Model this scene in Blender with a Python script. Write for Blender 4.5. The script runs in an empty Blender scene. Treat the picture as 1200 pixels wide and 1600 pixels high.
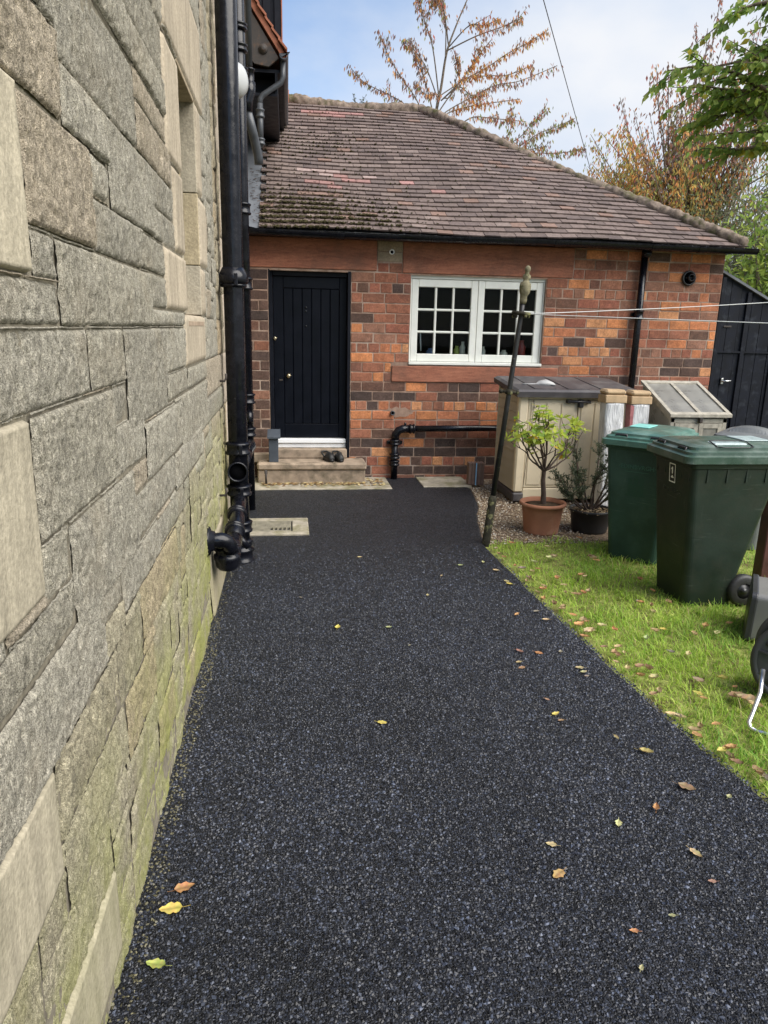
import bpy, math, random
import numpy as np
from mathutils import Vector, Matrix
random.seed(7); np.random.seed(7)
rad = math.radians
sc = bpy.context.scene
col = sc.collection
# ------------------------------------------------------------------ camera
H = 1.7
YAW, PITCH, ROLL = 0.134323638, 0.250394310, -0.0226201051
F = 1124.72
cy, sy, cp, sp = math.cos(YAW), math.sin(YAW), math.cos(PITCH), math.sin(PITCH)
fw = np.array([sy*cp, cy*cp, -sp]); rt = np.array([cy, -sy, 0.0]); dn = np.cross(fw, rt)
cr, sr = math.cos(ROLL), math.sin(ROLL)
r2 = cr*rt + sr*dn; d2 = -sr*rt + cr*dn
cam = bpy.data.cameras.new('camera'); co = bpy.data.objects.new('camera', cam); col.objects.link(co)
cam.sensor_fit = 'VERTICAL'; cam.sensor_height = 24.0; cam.lens = F/1600*24.0
cam.clip_start = 0.02; cam.clip_end = 500
co.matrix_world = Matrix(((r2[0], -d2[0], -fw[0], 0), (r2[1], -d2[1], -fw[1], 0), (r2[2], -d2[2], -fw[2], H), (0, 0, 0, 1)))
sc.camera = co
# ------------------------------------------------------------------ world, sun, exposure
SUN_EL, SUN_AZ = 48.0, 128.0     # azimuth clockwise from +Y: behind the camera, to its right
w = bpy.data.worlds.new('World'); sc.world = w; w.use_nodes = True
nt = w.node_tree; nt.nodes.clear()
def wn(t, **k):
    n = nt.nodes.new(t)
    for a, b in k.items(): setattr(n, a, b)
    return n
sky = wn('ShaderNodeTexSky', sky_type='NISHITA', sun_disc=False, sun_elevation=rad(SUN_EL), sun_rotation=rad(SUN_AZ))
sky.air_density = 1.0; sky.dust_density = 0.4; sky.ozone_density = 3.0
b1 = wn('ShaderNodeBackground'); b1.inputs[1].default_value = 0.078
b2 = wn('ShaderNodeBackground'); b2.inputs[1].default_value = 0.37
tc = wn('ShaderNodeTexCoord'); mp = wn('ShaderNodeMapping'); mp.inputs['Scale'].default_value = (1.3, 1.3, 2.6)
nz = wn('ShaderNodeTexNoise'); nz.inputs['Scale'].default_value = 1.5; nz.inputs['Detail'].default_value = 7; nz.inputs['Roughness'].default_value = 0.52
dot = wn('ShaderNodeVectorMath', operation='DOT_PRODUCT'); dot.inputs[1].default_value = (0.85, 0.15, -0.62)
ad = wn('ShaderNodeMath', operation='ADD'); ml = wn('ShaderNodeMath', operation='MULTIPLY'); ml.inputs[1].default_value = 1.3
mr = wn('ShaderNodeMapRange'); mr.inputs['From Min'].default_value = 0.34; mr.inputs['From Max'].default_value = 0.74
mr.inputs['To Min'].default_value = 0.0; mr.inputs['To Max'].default_value = 0.97; mr.interpolation_type = 'SMOOTHSTEP'
mx = wn('ShaderNodeMixShader'); ow = wn('ShaderNodeOutputWorld'); L = nt.links
L.new(tc.outputs['Generated'], mp.inputs[0]); L.new(mp.outputs[0], nz.inputs['Vector'])
L.new(tc.outputs['Generated'], dot.inputs[0]); L.new(dot.outputs['Value'], ml.inputs[0])
L.new(nz.outputs['Fac'], ad.inputs[0]); L.new(ml.outputs[0], ad.inputs[1]); L.new(ad.outputs[0], mr.inputs['Value'])
nz2 = wn('ShaderNodeTexNoise'); nz2.inputs['Scale'].default_value = 2.6; nz2.inputs['Detail'].default_value = 8; L.new(mp.outputs[0], nz2.inputs['Vector'])
crp = wn('ShaderNodeValToRGB'); crp.color_ramp.elements[0].position = .34; crp.color_ramp.elements[0].color = (.68, .78, .94, 1); crp.color_ramp.elements[1].position = .62; crp.color_ramp.elements[1].color = (.93, .95, .99, 1)
L.new(nz2.outputs['Fac'], crp.inputs[0]); L.new(crp.outputs[0], b2.inputs[0])
L.new(mr.outputs[0], mx.inputs[0]); L.new(sky.outputs[0], b1.inputs[0]); L.new(b1.outputs[0], mx.inputs[1]); L.new(b2.outputs[0], mx.inputs[2])
L.new(mx.outputs[0], ow.inputs[0])
sun = bpy.data.lights.new('sun', 'SUN'); so = bpy.data.objects.new('sun', sun); col.objects.link(so)
sun.energy = 2.7; sun.angle = rad(62); sun.color = (1.0, 0.95, 0.87)
sd = Vector((math.sin(rad(SUN_AZ))*math.cos(rad(SUN_EL)), math.cos(rad(SUN_AZ))*math.cos(rad(SUN_EL)), math.sin(rad(SUN_EL))))
so.rotation_euler = sd.to_track_quat('Z', 'Y').to_euler()
sc.view_settings.view_transform = 'Standard'; sc.view_settings.look = 'None'
sc.view_settings.exposure = 1.42; sc.view_settings.gamma = 1.0
sc.render.engine = 'CYCLES'; sc.cycles.use_denoising = True
sc.cycles.max_bounces = 6; sc.cycles.transparent_max_bounces = 12
try: sc.cycles.denoising_prefilter = 'ACCURATE'
except Exception: pass

# ------------------------------------------------------------------ helpers
def lerp(a, b, t): return a+(b-a)*t
def ran(a, b): return random.uniform(a, b)
def _hash(ix, iy, iz, s):
    h = (ix.astype(np.int64)*374761393 + iy.astype(np.int64)*668265263 + iz.astype(np.int64)*2147483647 + s*974634541) & 0x7fffffff
    h = ((h ^ (h >> 13))*1274126177) & 0x7fffffff
    h = ((h ^ (h >> 16))*668265263) & 0x7fffffff
    return (h & 0xffff)/65535.0
def vnoise(x, y, z=0.0, s=0):
    x = np.asarray(x, float); y = np.asarray(y, float)+0*x; z = np.asarray(z, float)+0*x
    ix, iy, iz = np.floor(x), np.floor(y), np.floor(z)
    fx, fy, fz = x-ix, y-iy, z-iz
    fx, fy, fz = fx*fx*(3-2*fx), fy*fy*(3-2*fy), fz*fz*(3-2*fz)
    o = 0
    for a in (0, 1):
        for b in (0, 1):
            for c in (0, 1):
                o = o + _hash(ix+a, iy+b, iz+c, s)*(fx if a else 1-fx)*(fy if b else 1-fy)*(fz if c else 1-fz)
    return o*2-1
def fbm(x, y, z=0.0, o=4, s=0):
    v = 0; a = 1; t = 0
    for i in range(o):
        v = v+a*vnoise(x*2**i, y*2**i, np.asarray(z)*2**i, s+i); t += a; a *= .5
    return v/t

class MB:
    def __init__(s): s.v = []; s.f = []; s.c = []; s.m = []; s.sm = []
    def add(s, vs, fs, c=(1, 1, 1), m=0, smooth=False):
        n = len(s.v); s.v += [tuple(p) for p in vs]
        cc = c if isinstance(c, list) else [c]*len(vs)
        s.c += cc
        for f in fs: s.f.append(tuple(i+n for i in f)); s.m.append(m); s.sm.append(smooth)
        return s
    def box(s, x0, x1, y0, y1, z0, z1, c=(1, 1, 1), m=0, b=0.0):
        if b <= 0:
            vs = [(x, y, z) for x in (x0, x1) for y in (y0, y1) for z in (z0, z1)]
            return s.add(vs, [(0, 1, 3, 2), (4, 6, 7, 5), (0, 4, 5, 1), (2, 3, 7, 6), (0, 2, 6, 4), (1, 5, 7, 3)], c, m)
        b = min(b, (x1-x0)*.45, (y1-y0)*.45, (z1-z0)*.45)
        vs = []; idx = {}
        for X in (0, 1):
            for Y in (0, 1):
                for Z in (0, 1):
                    cx, cyy, cz = (x0, x1)[X], (y0, y1)[Y], (z0, z1)[Z]
                    dx, dy, dz = (b, -b)[X], (b, -b)[Y], (b, -b)[Z]
                    idx[X, Y, Z, 0] = len(vs); vs.append((cx, cyy+dy, cz+dz))
                    idx[X, Y, Z, 1] = len(vs); vs.append((cx+dx, cyy, cz+dz))
                    idx[X, Y, Z, 2] = len(vs); vs.append((cx+dx, cyy+dy, cz))
        fs = []
        I = idx
        for t in (0, 1):
            q = [I[t, 0, 0, 0], I[t, 1, 0, 0], I[t, 1, 1, 0], I[t, 0, 1, 0]]; fs.append(q if t else q[::-1])
            q = [I[0, t, 0, 1], I[1, t, 0, 1], I[1, t, 1, 1], I[0, t, 1, 1]]; fs.append(q[::-1] if t else q)
            q = [I[0, 0, t, 2], I[1, 0, t, 2], I[1, 1, t, 2], I[0, 1, t, 2]]; fs.append(q if t else q[::-1])
        for a in (0, 1):
            for e in (0, 1):
                fs.append([I[0, a, e, 1], I[1, a, e, 1], I[1, a, e, 2], I[0, a, e, 2]])
                fs.append([I[a, 0, e, 0], I[a, 1, e, 0], I[a, 1, e, 2], I[a, 0, e, 2]])
                fs.append([I[a, e, 0, 0], I[a, e, 1, 0], I[a, e, 1, 1], I[a, e, 0, 1]])
        for X in (0, 1):
            for Y in (0, 1):
                for Z in (0, 1): fs.append([I[X, Y, Z, 0], I[X, Y, Z, 1], I[X, Y, Z, 2]])
        return s.add(vs, fs, c, m)
    def tube(s, path, r, n=14, c=(1, 1, 1), m=0, cap=True, smooth=True):
        P = [Vector(p) for p in path]; k = len(P)
        R = r if isinstance(r, (list, tuple)) else [r]*k
        T = [(P[min(i+1, k-1)]-P[max(i-1, 0)]).normalized() for i in range(k)]
        u = T[0].orthogonal().normalized(); vs = []
        for i in range(k):
            u = (u-T[i]*u.dot(T[i])); u = u.normalized() if u.length > 1e-6 else T[i].orthogonal().normalized()
            v = T[i].cross(u)
            for j in range(n):
                a = 2*math.pi*j/n; vs.append(P[i]+(u*math.cos(a)+v*math.sin(a))*R[i])
        fs = [(i*n+j, i*n+(j+1) % n, (i+1)*n+(j+1) % n, (i+1)*n+j) for i in range(k-1) for j in range(n)]
        if cap: fs += [tuple(range(n))[::-1], tuple((k-1)*n+j for j in range(n))]
        s.add(vs, fs, c, m, smooth); return s
    def lathe(s, prof, o=(0, 0, 0), ax=(0, 0, 1), n=24, c=(1, 1, 1), m=0, smooth=True, capa=True, capb=True):
        ax = Vector(ax).normalized(); u = ax.orthogonal().normalized(); v = ax.cross(u); o = Vector(o)
        vs = [o+ax*h+(u*math.cos(2*math.pi*j/n)+v*math.sin(2*math.pi*j/n))*r for r, h in prof for j in range(n)]
        k = len(prof)
        fs = [(i*n+j, i*n+(j+1) % n, (i+1)*n+(j+1) % n, (i+1)*n+j) for i in range(k-1) for j in range(n)]
        if capa: fs.append(tuple(range(n))[::-1])
        if capb: fs.append(tuple((k-1)*n+j for j in range(n)))
        return s.add(vs, fs, c, m, smooth)
    def loft(s, rings, c=(1, 1, 1), m=0, smooth=False, capa=True, capb=True):
        n = len(rings[0]); vs = [p for r in rings for p in r]
        fs = [(i*n+j, i*n+(j+1) % n, (i+1)*n+(j+1) % n, (i+1)*n+j) for i in range(len(rings)-1) for j in range(n)]
        if capa: fs.append(tuple(range(n))[::-1])
        if capb: fs.append(tuple((len(rings)-1)*n+j for j in range(n)))
        return s.add(vs, fs, c, m, smooth)
    def prism(s, poly, axis, a, b, c=(1, 1, 1), m=0):
        # poly in the two other axes (cyclic order x,y,z without axis), extruded a..b
        def mk(p, t):
            q = list(p); q.insert(axis, t); return tuple(q)
        n = len(poly); vs = [mk(p, a) for p in poly]+[mk(p, b) for p in poly]
        return s.add(vs, [tuple(range(n))[::-1], tuple(range(n, 2*n))]+[(i, (i+1) % n, n+(i+1) % n, n+i) for i in range(n)], c, m)
    def xf(s, fn): s.v = [tuple(fn(p)) for p in s.v]; return s

def wloc(o):
    p = Vector((0, 0, 0))
    while o is not None: p += o.location; o = o.parent
    return p
def tag(o, label=None, cat=None, group=None, kind=None):
    if label: o['label'] = label
    if cat: o['category'] = cat
    if group: o['group'] = group
    if kind: o['kind'] = kind
    return o
def empty(name, loc, label=None, cat=None, group=None):
    o = bpy.data.objects.new(name, None); o.location = loc; o.empty_display_size = .1; col.objects.link(o)
    return tag(o, label, cat, group)
def finish(me, name, mats, parent, ctr):
    o = bpy.data.objects.new(name, me); col.objects.link(o)
    for m in (mats if isinstance(mats, (list, tuple)) else [mats]): me.materials.append(m)
    if parent is not None: o.parent = parent
    o.location = Vector(ctr)-(wloc(parent) if parent is not None else Vector((0, 0, 0)))
    return o
def build(name, mb, mats, parent=None, fixn=True):
    V = np.array(mb.v, float); lo, hi = V.min(0), V.max(0); ctr = np.array([(lo[0]+hi[0])/2, (lo[1]+hi[1])/2, lo[2]])
    me = bpy.data.meshes.new(name); me.from_pydata((V-ctr).tolist(), [], mb.f)
    me.polygons.foreach_set('material_index', np.array(mb.m, np.int32)); me.polygons.foreach_set('use_smooth', np.array(mb.sm, bool))
    a = me.attributes.new('Col', 'FLOAT_COLOR', 'POINT')
    C = np.ones((len(V), 4), np.float32); C[:, :3] = np.array(mb.c, np.float32)[:, :3]; a.data.foreach_set('color', C.ravel())
    me.validate(); me.update()
    if fixn:
        import bmesh
        bm = bmesh.new(); bm.from_mesh(me); bmesh.ops.recalc_face_normals(bm, faces=bm.faces); bm.to_mesh(me); bm.free()
    return finish(me, name, mats, parent, ctr)
def build_np(name, V, Fq, C, mats, parent=None, smooth=True, mi=None):
    # arrays: V (n,3), Fq (m,4) quads, C (n,3)
    V = np.asarray(V, np.float64); lo, hi = V.min(0), V.max(0); ctr = np.array([(lo[0]+hi[0])/2, (lo[1]+hi[1])/2, lo[2]])
    Fq = np.asarray(Fq, np.int32); k = Fq.shape[1]; me = bpy.data.meshes.new(name)
    me.vertices.add(len(V)); me.vertices.foreach_set('co', (V-ctr).astype(np.float32).ravel())
    me.loops.add(Fq.size); me.loops.foreach_set('vertex_index', Fq.ravel())
    me.polygons.add(len(Fq)); me.polygons.foreach_set('loop_start', np.arange(0, Fq.size, k, dtype=np.int32))
    me.polygons.foreach_set('use_smooth', np.full(len(Fq), smooth))
    if mi is not None: me.polygons.foreach_set('material_index', np.asarray(mi, np.int32))
    a = me.attributes.new('Col', 'FLOAT_COLOR', 'POINT'); CC = np.ones((len(V), 4), np.float32); CC[:, :3] = C; a.data.foreach_set('color', CC.ravel())
    me.update(calc_edges=True); me.validate()
    return finish(me, name, mats, parent, ctr)

# ------------------------------------------------------------------ materials
class N:
    def __init__(s, name):
        s.m = bpy.data.materials.new(name); s.m.use_nodes = True; s.t = s.m.node_tree; s.b = s.t.nodes['Principled BSDF']
        s.tc = s.t.nodes.new('ShaderNodeTexCoord')
    def n(s, t, ins=None, **k):
        x = s.t.nodes.new(t)
        for a, b in k.items(): setattr(x, a, b)
        for a, b in (ins or {}).items(): s.set(x.inputs[a], b)
        return x
    def set(s, i, v):
        if hasattr(v, 'links') or isinstance(v, bpy.types.NodeSocket): s.t.links.new(v, i)
        else: i.default_value = v
    def noise(s, scale, detail=4, rough=.55, vec=None, dist=0):
        return s.n('ShaderNodeTexNoise', {'Vector': vec or s.tc.outputs['Object'], 'Scale': scale, 'Detail': detail, 'Roughness': rough, 'Distortion': dist}).outputs['Fac']
    def ramp(s, v, a, b, lo=0., hi=1.):
        return s.n('ShaderNodeMapRange', {'Value': v, 'From Min': a, 'From Max': b, 'To Min': lo, 'To Max': hi}).outputs[0]
    def mix(s, f, a, b, mode='MIX'):
        x = s.t.nodes.new('ShaderNodeMix'); x.data_type = 'RGBA'; x.blend_type = mode
        s.set(x.inputs[0], f); s.set(x.inputs[6], a); s.set(x.inputs[7], b); return x.outputs[2]
    def math(s, op, a, b=0.0):
        x = s.t.nodes.new('ShaderNodeMath'); x.operation = op; s.set(x.inputs[0], a); s.set(x.inputs[1], b); return x.outputs[0]
    def attr(s): return s.n('ShaderNodeAttribute', attribute_name='Col').outputs['Color']
    def bump(s, h, strength=.5, dist=.01, nrm=None):
        d = {'Height': h, 'Strength': strength, 'Distance': dist}
        if nrm is not None: d['Normal'] = nrm
        return s.n('ShaderNodeBump', d).outputs[0]
    def P(s, **k):
        for a, v in k.items(): s.set(s.b.inputs[a.replace('_', ' ')], v)
        return s.m
def c4(c): return (c[0], c[1], c[2], 1)
def simple(name, c, rough=.55, var=.25, scale=9, bump=.15, bscale=70, metal=0., spec=.5, vcol=False, dirt=None, dscale=5, dlo=.55, dhi=.75, coat=0., scratch=None):
    k = N(name); base = k.attr() if vcol else None
    nz = k.noise(scale, 6)
    f = k.ramp(nz, .3, .7, 1-var, 1+var)
    g = k.n('ShaderNodeCombineColor', {0: f, 1: f, 2: f}).outputs[0]
    cc = k.mix(1.0, base if vcol else c4(c), g, 'MULTIPLY')
    if dirt: cc = k.mix(k.ramp(k.noise(dscale, 7, .65), dlo, dhi), cc, c4(dirt))
    if scratch:
        for rot, sc3 in (((0, rad(70), .3), (2, 2, 70)), ((rad(15), 0, 0), (40, 40, 2)), ((rad(75), rad(10), 0), (3, 3, 60))):
            sv = k.n('ShaderNodeMapping', {'Vector': k.tc.outputs['Object'], 'Rotation': rot, 'Scale': sc3}).outputs[0]
            cc = k.mix(k.math('MULTIPLY', k.ramp(k.noise(1.6, 3, .5, sv), .66, .72), k.ramp(k.noise(4, 3), .5, .62, 0, .5)), cc, c4(scratch))
    k.P(Base_Color=cc, Roughness=k.ramp(nz, .3, .7, max(.02, rough-.08), min(1, rough+.1)), Metallic=metal)
    k.b.inputs['Specular IOR Level'].default_value = spec
    if coat: k.b.inputs['Coat Weight'].default_value = coat
    if bump: k.P(Normal=k.bump(k.noise(bscale, 4), bump, .004))
    return k.m

# rock-faced sandstone of the old house
def stone_mat():
    k = N('sandstone'); base = k.attr()
    sep = k.n('ShaderNodeSeparateXYZ', {0: k.n('ShaderNodeNewGeometry').outputs['Position']})
    mapn = k.n('ShaderNodeMapping', {'Vector': k.tc.outputs['Object'], 'Scale': (1, 1.6, .8), 'Rotation': (rad(20), 0, 0)}).outputs[0]
    grain = k.noise(330, 2, .8); mid = k.noise(34, 7, .72, mapn); big = k.noise(4.5, 5, .6)
    f = k.ramp(mid, .28, .72, .52, 1.36)
    cc = k.mix(1.0, base, k.n('ShaderNodeCombineColor', {0: f, 1: f, 2: f}).outputs[0], 'MULTIPLY')
    g = k.math('MULTIPLY', k.ramp(grain, .34, .66, .48, 1.5), k.ramp(k.noise(120, 3, .7), .32, .68, .7, 1.3))
    cc = k.mix(1.0, cc, k.n('ShaderNodeCombineColor', {0: g, 1: g, 2: g}).outputs[0], 'MULTIPLY')
    # dark blotches by noise
    cc = k.mix(k.math('MULTIPLY', k.ramp(k.noise(15, 9, .8, mapn), .53, .66), .62), cc, (.10, .095, .08, 1))
    cc = k.mix(k.math('MULTIPLY', k.ramp(big, .5, .7), .3), cc, (.36, .30, .21, 1))
    # green algae towards the damp foot of the wall
    low = k.math('MULTIPLY', k.ramp(k.math('SUBTRACT', sep.outputs[2], k.ramp(sep.outputs[1], 1.5, 5.0, .0, .5)), .85, .0), 1.15)
    al = k.math('MULTIPLY', low, k.ramp(k.noise(3.2, 7, .68), .36, .6))
    cc = k.mix(k.math('MULTIPLY', al, .78), cc, (.33, .345, .10, 1))
    k.P(Base_Color=cc, Roughness=.92); k.b.inputs['Specular IOR Level'].default_value = .2
    h = k.math('ADD', k.math('MULTIPLY', mid, 1.0), k.math('MULTIPLY', grain, .4))
    k.P(Normal=k.bump(h, 1.0, .02)); return k.m
STONE = stone_mat()
def ashlar_mat():
    k = N('ashlar_stone'); base = k.attr(); nz = k.noise(90, 4, .6); st = k.noise(7, 5, .6, k.n('ShaderNodeMapping', {'Vector': k.tc.outputs['Object'], 'Scale': (1, 3, .4)}).outputs[0])
    sep = k.n('ShaderNodeSeparateXYZ', {0: k.n('ShaderNodeNewGeometry').outputs['Position']})
    f = k.ramp(nz, .3, .7, .78, 1.2); g = k.math('MULTIPLY', k.ramp(st, .3, .7, .76, 1.18), k.ramp(k.noise(2.2, 8, .7), .3, .7, .78, 1.15)); f = k.math('MULTIPLY', f, g)
    cc = k.mix(1.0, base, k.n('ShaderNodeCombineColor', {0: f, 1: f, 2: f}).outputs[0], 'MULTIPLY')
    al = k.math('MULTIPLY', k.ramp(sep.outputs[2], 1.0, .1), k.ramp(k.noise(2.5, 5), .3, .6))
    cc = k.mix(k.math('MULTIPLY', al, .6), cc, (.2, .2, .09, 1))
    k.P(Base_Color=cc, Roughness=.9); k.b.inputs['Specular IOR Level'].default_value = .2
    k.P(Normal=k.bump(k.math('ADD', nz, k.noise(30, 4, .6, k.n('ShaderNodeMapping', {'Vector': k.tc.outputs['Object'], 'Scale': (1, 6, 1)}).outputs[0])), .5, .005)); return k.m
ASHLAR = ashlar_mat()
MORTAR_D = simple('dark_pointing', (.19, .17, .13), .95, .35, 30, .8, 160, spec=.1)
MORTAR_B = simple('brick_mortar', (.27, .185, .14), .95, .4, 9, .6, 120, spec=.1, dirt=(.42, .34, .28), dscale=4, dlo=.5, dhi=.72)
def brick_mat():
    k = N('brick'); base = k.attr(); n1 = k.noise(60, 6, .7); n2 = k.noise(12, 6, .65); gd = k.ramp(k.n('ShaderNodeSeparateColor', {0: base}).outputs[0], .09, .2)
    f = k.math('MULTIPLY', k.ramp(n1, .3, .7, .64, 1.34), k.ramp(n2, .3, .7, .70, 1.25))
    cc = k.mix(1.0, base, k.n('ShaderNodeCombineColor', {0: f, 1: f, 2: f}).outputs[0], 'MULTIPLY')
    cc = k.mix(k.math('MULTIPLY', gd, k.ramp(k.noise(2.6, 7, .7), .42, .7, 0, .32)), cc, (.30, .125, .07, 1))
    cc = k.mix(k.ramp(k.noise(1.7, 8, .72), .52, .72, 0, .5), cc, (.085, .05, .04, 1))
    cc = k.mix(k.ramp(k.noise(30, 7, .75), .60, .76, 0, .5), cc, (.40, .29, .23, 1))
    cc = k.mix(k.ramp(k.noise(17, 7, .75), .56, .72, 0, .55), cc, (.065, .042, .036, 1))
    cc = k.mix(k.math('MULTIPLY', gd, k.ramp(k.noise(22, 5, .7), .56, .7, 0, .4)), cc, (.44, .19, .10, 1))
    k.P(Base_Color=cc, Roughness=.9, Normal=k.bump(k.noise(110, 6, .7), .7, .006)); k.b.inputs['Specular IOR Level'].default_value = .22
    return k.m
BRICK = brick_mat()
def redstone_mat():
    k = N('red_sandstone')
    v = k.n('ShaderNodeMapping', {'Vector': k.tc.outputs['Object'], 'Scale': (1.0, 1, 7)}).outputs[0]
    wv = k.noise(5, 6, .55, v, 1.2); n1 = k.noise(80, 5, .65)
    cc = k.mix(k.ramp(wv, .3, .7), (.22, .085, .055, 1), (.37, .155, .095, 1))
    cc = k.mix(k.ramp(k.noise(3, 7, .7), .45, .7, 0, .65), cc, (.12, .07, .052, 1))
    f = k.ramp(n1, .3, .7, .82, 1.15); cc = k.mix(1.0, cc, k.n('ShaderNodeCombineColor', {0: f, 1: f, 2: f}).outputs[0], 'MULTIPLY')
    k.P(Base_Color=cc, Roughness=.88, Normal=k.bump(k.math('ADD', wv, k.math('MULTIPLY', n1, .4)), .5, .006)); k.b.inputs['Specular IOR Level'].default_value = .2
    return k.m
REDSTONE = redstone_mat()
def tarmac_mat():
    k = N('tarmac'); P = k.tc.outputs['Object']
    wp = k.n('ShaderNodeVectorMath', {0: P, 1: k.n('ShaderNodeVectorMath', {0: k.n('ShaderNodeTexNoise', {'Vector': P, 'Scale': 90.}).outputs['Color'], 1: (.006, .006, .006)}, operation='MULTIPLY').outputs[0]}, operation='ADD').outputs[0]
    v1 = k.n('ShaderNodeTexVoronoi', {'Vector': wp, 'Scale': 120., 'Randomness': 1.}, voronoi_dimensions='2D')
    ve = k.n('ShaderNodeTexVoronoi', {'Vector': wp, 'Scale': 120., 'Randomness': 1.}, voronoi_dimensions='2D', feature='DISTANCE_TO_EDGE')
    v2 = k.n('ShaderNodeTexVoronoi', {'Vector': wp, 'Scale': 260.}, voronoi_dimensions='2D')
    cs = k.n('ShaderNodeSeparateColor', {0: v1.outputs['Color']})
    bright = k.ramp(cs.outputs[0], .45, 1., 0, 1)
    cc = k.mix(k.math('POWER', bright, 2.2), (.0045, .0056, .0092, 1), (.066, .077, .108, 1))  # bright cells are tinted with the blue sheen of the sky
    big = k.noise(1.6, 6, .6); f = k.ramp(big, .3, .7, .7, 1.3)
    cc = k.mix(1.0, cc, k.n('ShaderNodeCombineColor', {0: f, 1: f, 2: f}).outputs[0], 'MULTIPLY')
    gap = k.ramp(ve.outputs['Distance'], .0, .16)
    cc = k.mix(gap, (.006, .006, .008, 1), cc)
    # each chipping lies at its own tilt
    nv = k.n('ShaderNodeVectorMath', {0: v1.outputs['Color'], 1: (.5, .5, .5)}, operation='SUBTRACT').outputs[0]
    nv = k.n('ShaderNodeVectorMath', {0: nv, 1: (1.25, 1.25, 0)}, operation='MULTIPLY').outputs[0]
    nv = k.n('ShaderNodeVectorMath', {0: nv, 1: k.n('ShaderNodeNewGeometry').outputs['Normal']}, operation='ADD').outputs[0]
    nv = k.n('ShaderNodeVectorMath', {0: nv}, operation='NORMALIZE').outputs[0]
    hgt = k.math('ADD', k.ramp(ve.outputs['Distance'], 0, .35), k.math('MULTIPLY', cs.outputs[1], 1.1))
    hgt = k.math('ADD', hgt, k.math('MULTIPLY', v2.outputs['Distance'], .5))
    k.P(Base_Color=cc, Roughness=k.ramp(cs.outputs[2], 0, 1, .38, .68), Normal=k.bump(hgt, .9, .006, nv))
    k.b.inputs['Specular IOR Level'].default_value = .45
    return k.m
TARMAC = tarmac_mat()
CHIP = simple('coated_chippings', (1, 1, 1), .46, .25, 40, 0, spec=.5, vcol=True)
PIPE = simple('black_gloss_paint', (.0045, .005, .008), .24, .4, 14, .3, 26, spec=.32, dirt=(.085, .085, .09), dscale=38, dlo=.67, dhi=.8)
PIPE_GREY = simple('grey_pipe', (.045, .05, .058), .4, .2, 14, .1, 40)
BLACKWOOD = simple('black_painted_timber', (.004, .005, .009), .5, .35, 12, .12, 60, spec=.2)
GATEWOOD = simple('black_stained_boards', (.0045, .006, .011), .6, .4, 10, .25, 50, spec=.2, dirt=(.03, .035, .045), dscale=9)
DOORP = simple('navy_black_door_paint', (.0016, .0026, .006), .42, .3, 6, .05, 60, spec=.16)
SCUFF = simple('grey_scuff', (.010, .012, .016), .7, .4, 20, 0)
WHITEP = simple('white_window_paint', (.68, .69, .635), .45, .06, 10, .05, 60, dirt=(.5, .5, .45), dscale=9, dlo=.66, dhi=.85)
UPVC = simple('white_threshold', (.78, .79, .8), .35, .05, 8, 0)
CHROME = simple('worn_brass', (.5, .42, .28), .3, .2, 30, 0, metal=1.)
STEEL = simple('galvanised_steel', (.62, .63, .64), .28, .15, 20, .05, 60, metal=1.)
SILVER = simple('silver_handle', (.55, .56, .57), .3, .1, 20, 0, metal=1.)
def tile_mat():
    k = N('roof_tile'); base = k.attr(); n1 = k.noise(26, 7, .7); n2 = k.noise(140, 3, .6)
    f = k.math('MULTIPLY', k.ramp(n1, .3, .7, .72, 1.25), k.ramp(n2, .3, .7, .85, 1.15))
    cc = k.mix(1.0, base, k.n('ShaderNodeCombineColor', {0: f, 1: f, 2: f}).outputs[0], 'MULTIPLY')
    cc = k.mix(k.ramp(k.noise(5.5, 8, .75), .58, .74, 0, .6), cc, (.075, .066, .045, 1))
    cc = k.mix(k.ramp(k.noise(48, 6, .7), .64, .74, 0, .55), cc, (.33, .32, .26, 1))
    k.P(Base_Color=cc, Roughness=.88, Normal=k.bump(n1, .5, .006)); k.b.inputs['Specular IOR Level'].default_value = .25
    return k.m
TILE = tile_mat()
MOSS = simple('moss', (.045, .040, .020), .98, .5, 40, .8, 120, spec=.05)
RIDGE = simple('ridge_mortar', (.185, .145, .115), .95, .5, 16, 1.0, 45, spec=.1, dirt=(.07, .07, .03), dscale=7, dlo=.5, dhi=.66)
CLAYRED = simple('red_clay', (.30, .12, .075), .85, .3, 12, .4, 50, spec=.2)
LEAD = simple('lead_sheet', (.10, .108, .12), .55, .25, 6, .2, 20, spec=.4)
CONC = simple('concrete', (.30, .27, .215), .92, .3, 10, .6, 90, spec=.15, dirt=(.14, .13, .06), dscale=4, dlo=.48, dhi=.68)
STEPST = simple('step_stone', (.28, .22, .165), .92, .35, 9, .7, 70, spec=.15, dirt=(.10, .085, .06), dscale=6, dlo=.5, dhi=.7)
IRON = simple('rusty_iron', (.035, .028, .024), .7, .4, 30, .4, 70, dirt=(.12, .06, .03), dscale=14)
GRATE = simple('cast_grate', (.17, .155, .115), .75, .3, 20, .3, 80, dirt=(.12, .11, .06), dscale=7)
DARK = simple('void_shade', (.004, .004, .005), .9, 0, 5, 0, spec=.05)  # near-black colour stands in for shade inside openings
POSTG = simple('anthracite_board', (.045, .055, .07), .55, .15, 12, .08, 60)
RUBBER = simple('black_rubber', (.012, .012, .012), .55, .3, 20, .15, 60)
BEIGE = simple('beige_shed_plastic', (.62, .53, .375), .6, .08, 4, .12, 130, spec=.3, dirt=(.38, .33, .24), dscale=4, dlo=.55, dhi=.8)
TAUPE = simple('taupe_shed_plastic', (.42, .37, .28), .6, .08, 4, .12, 130, spec=.3)
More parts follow.
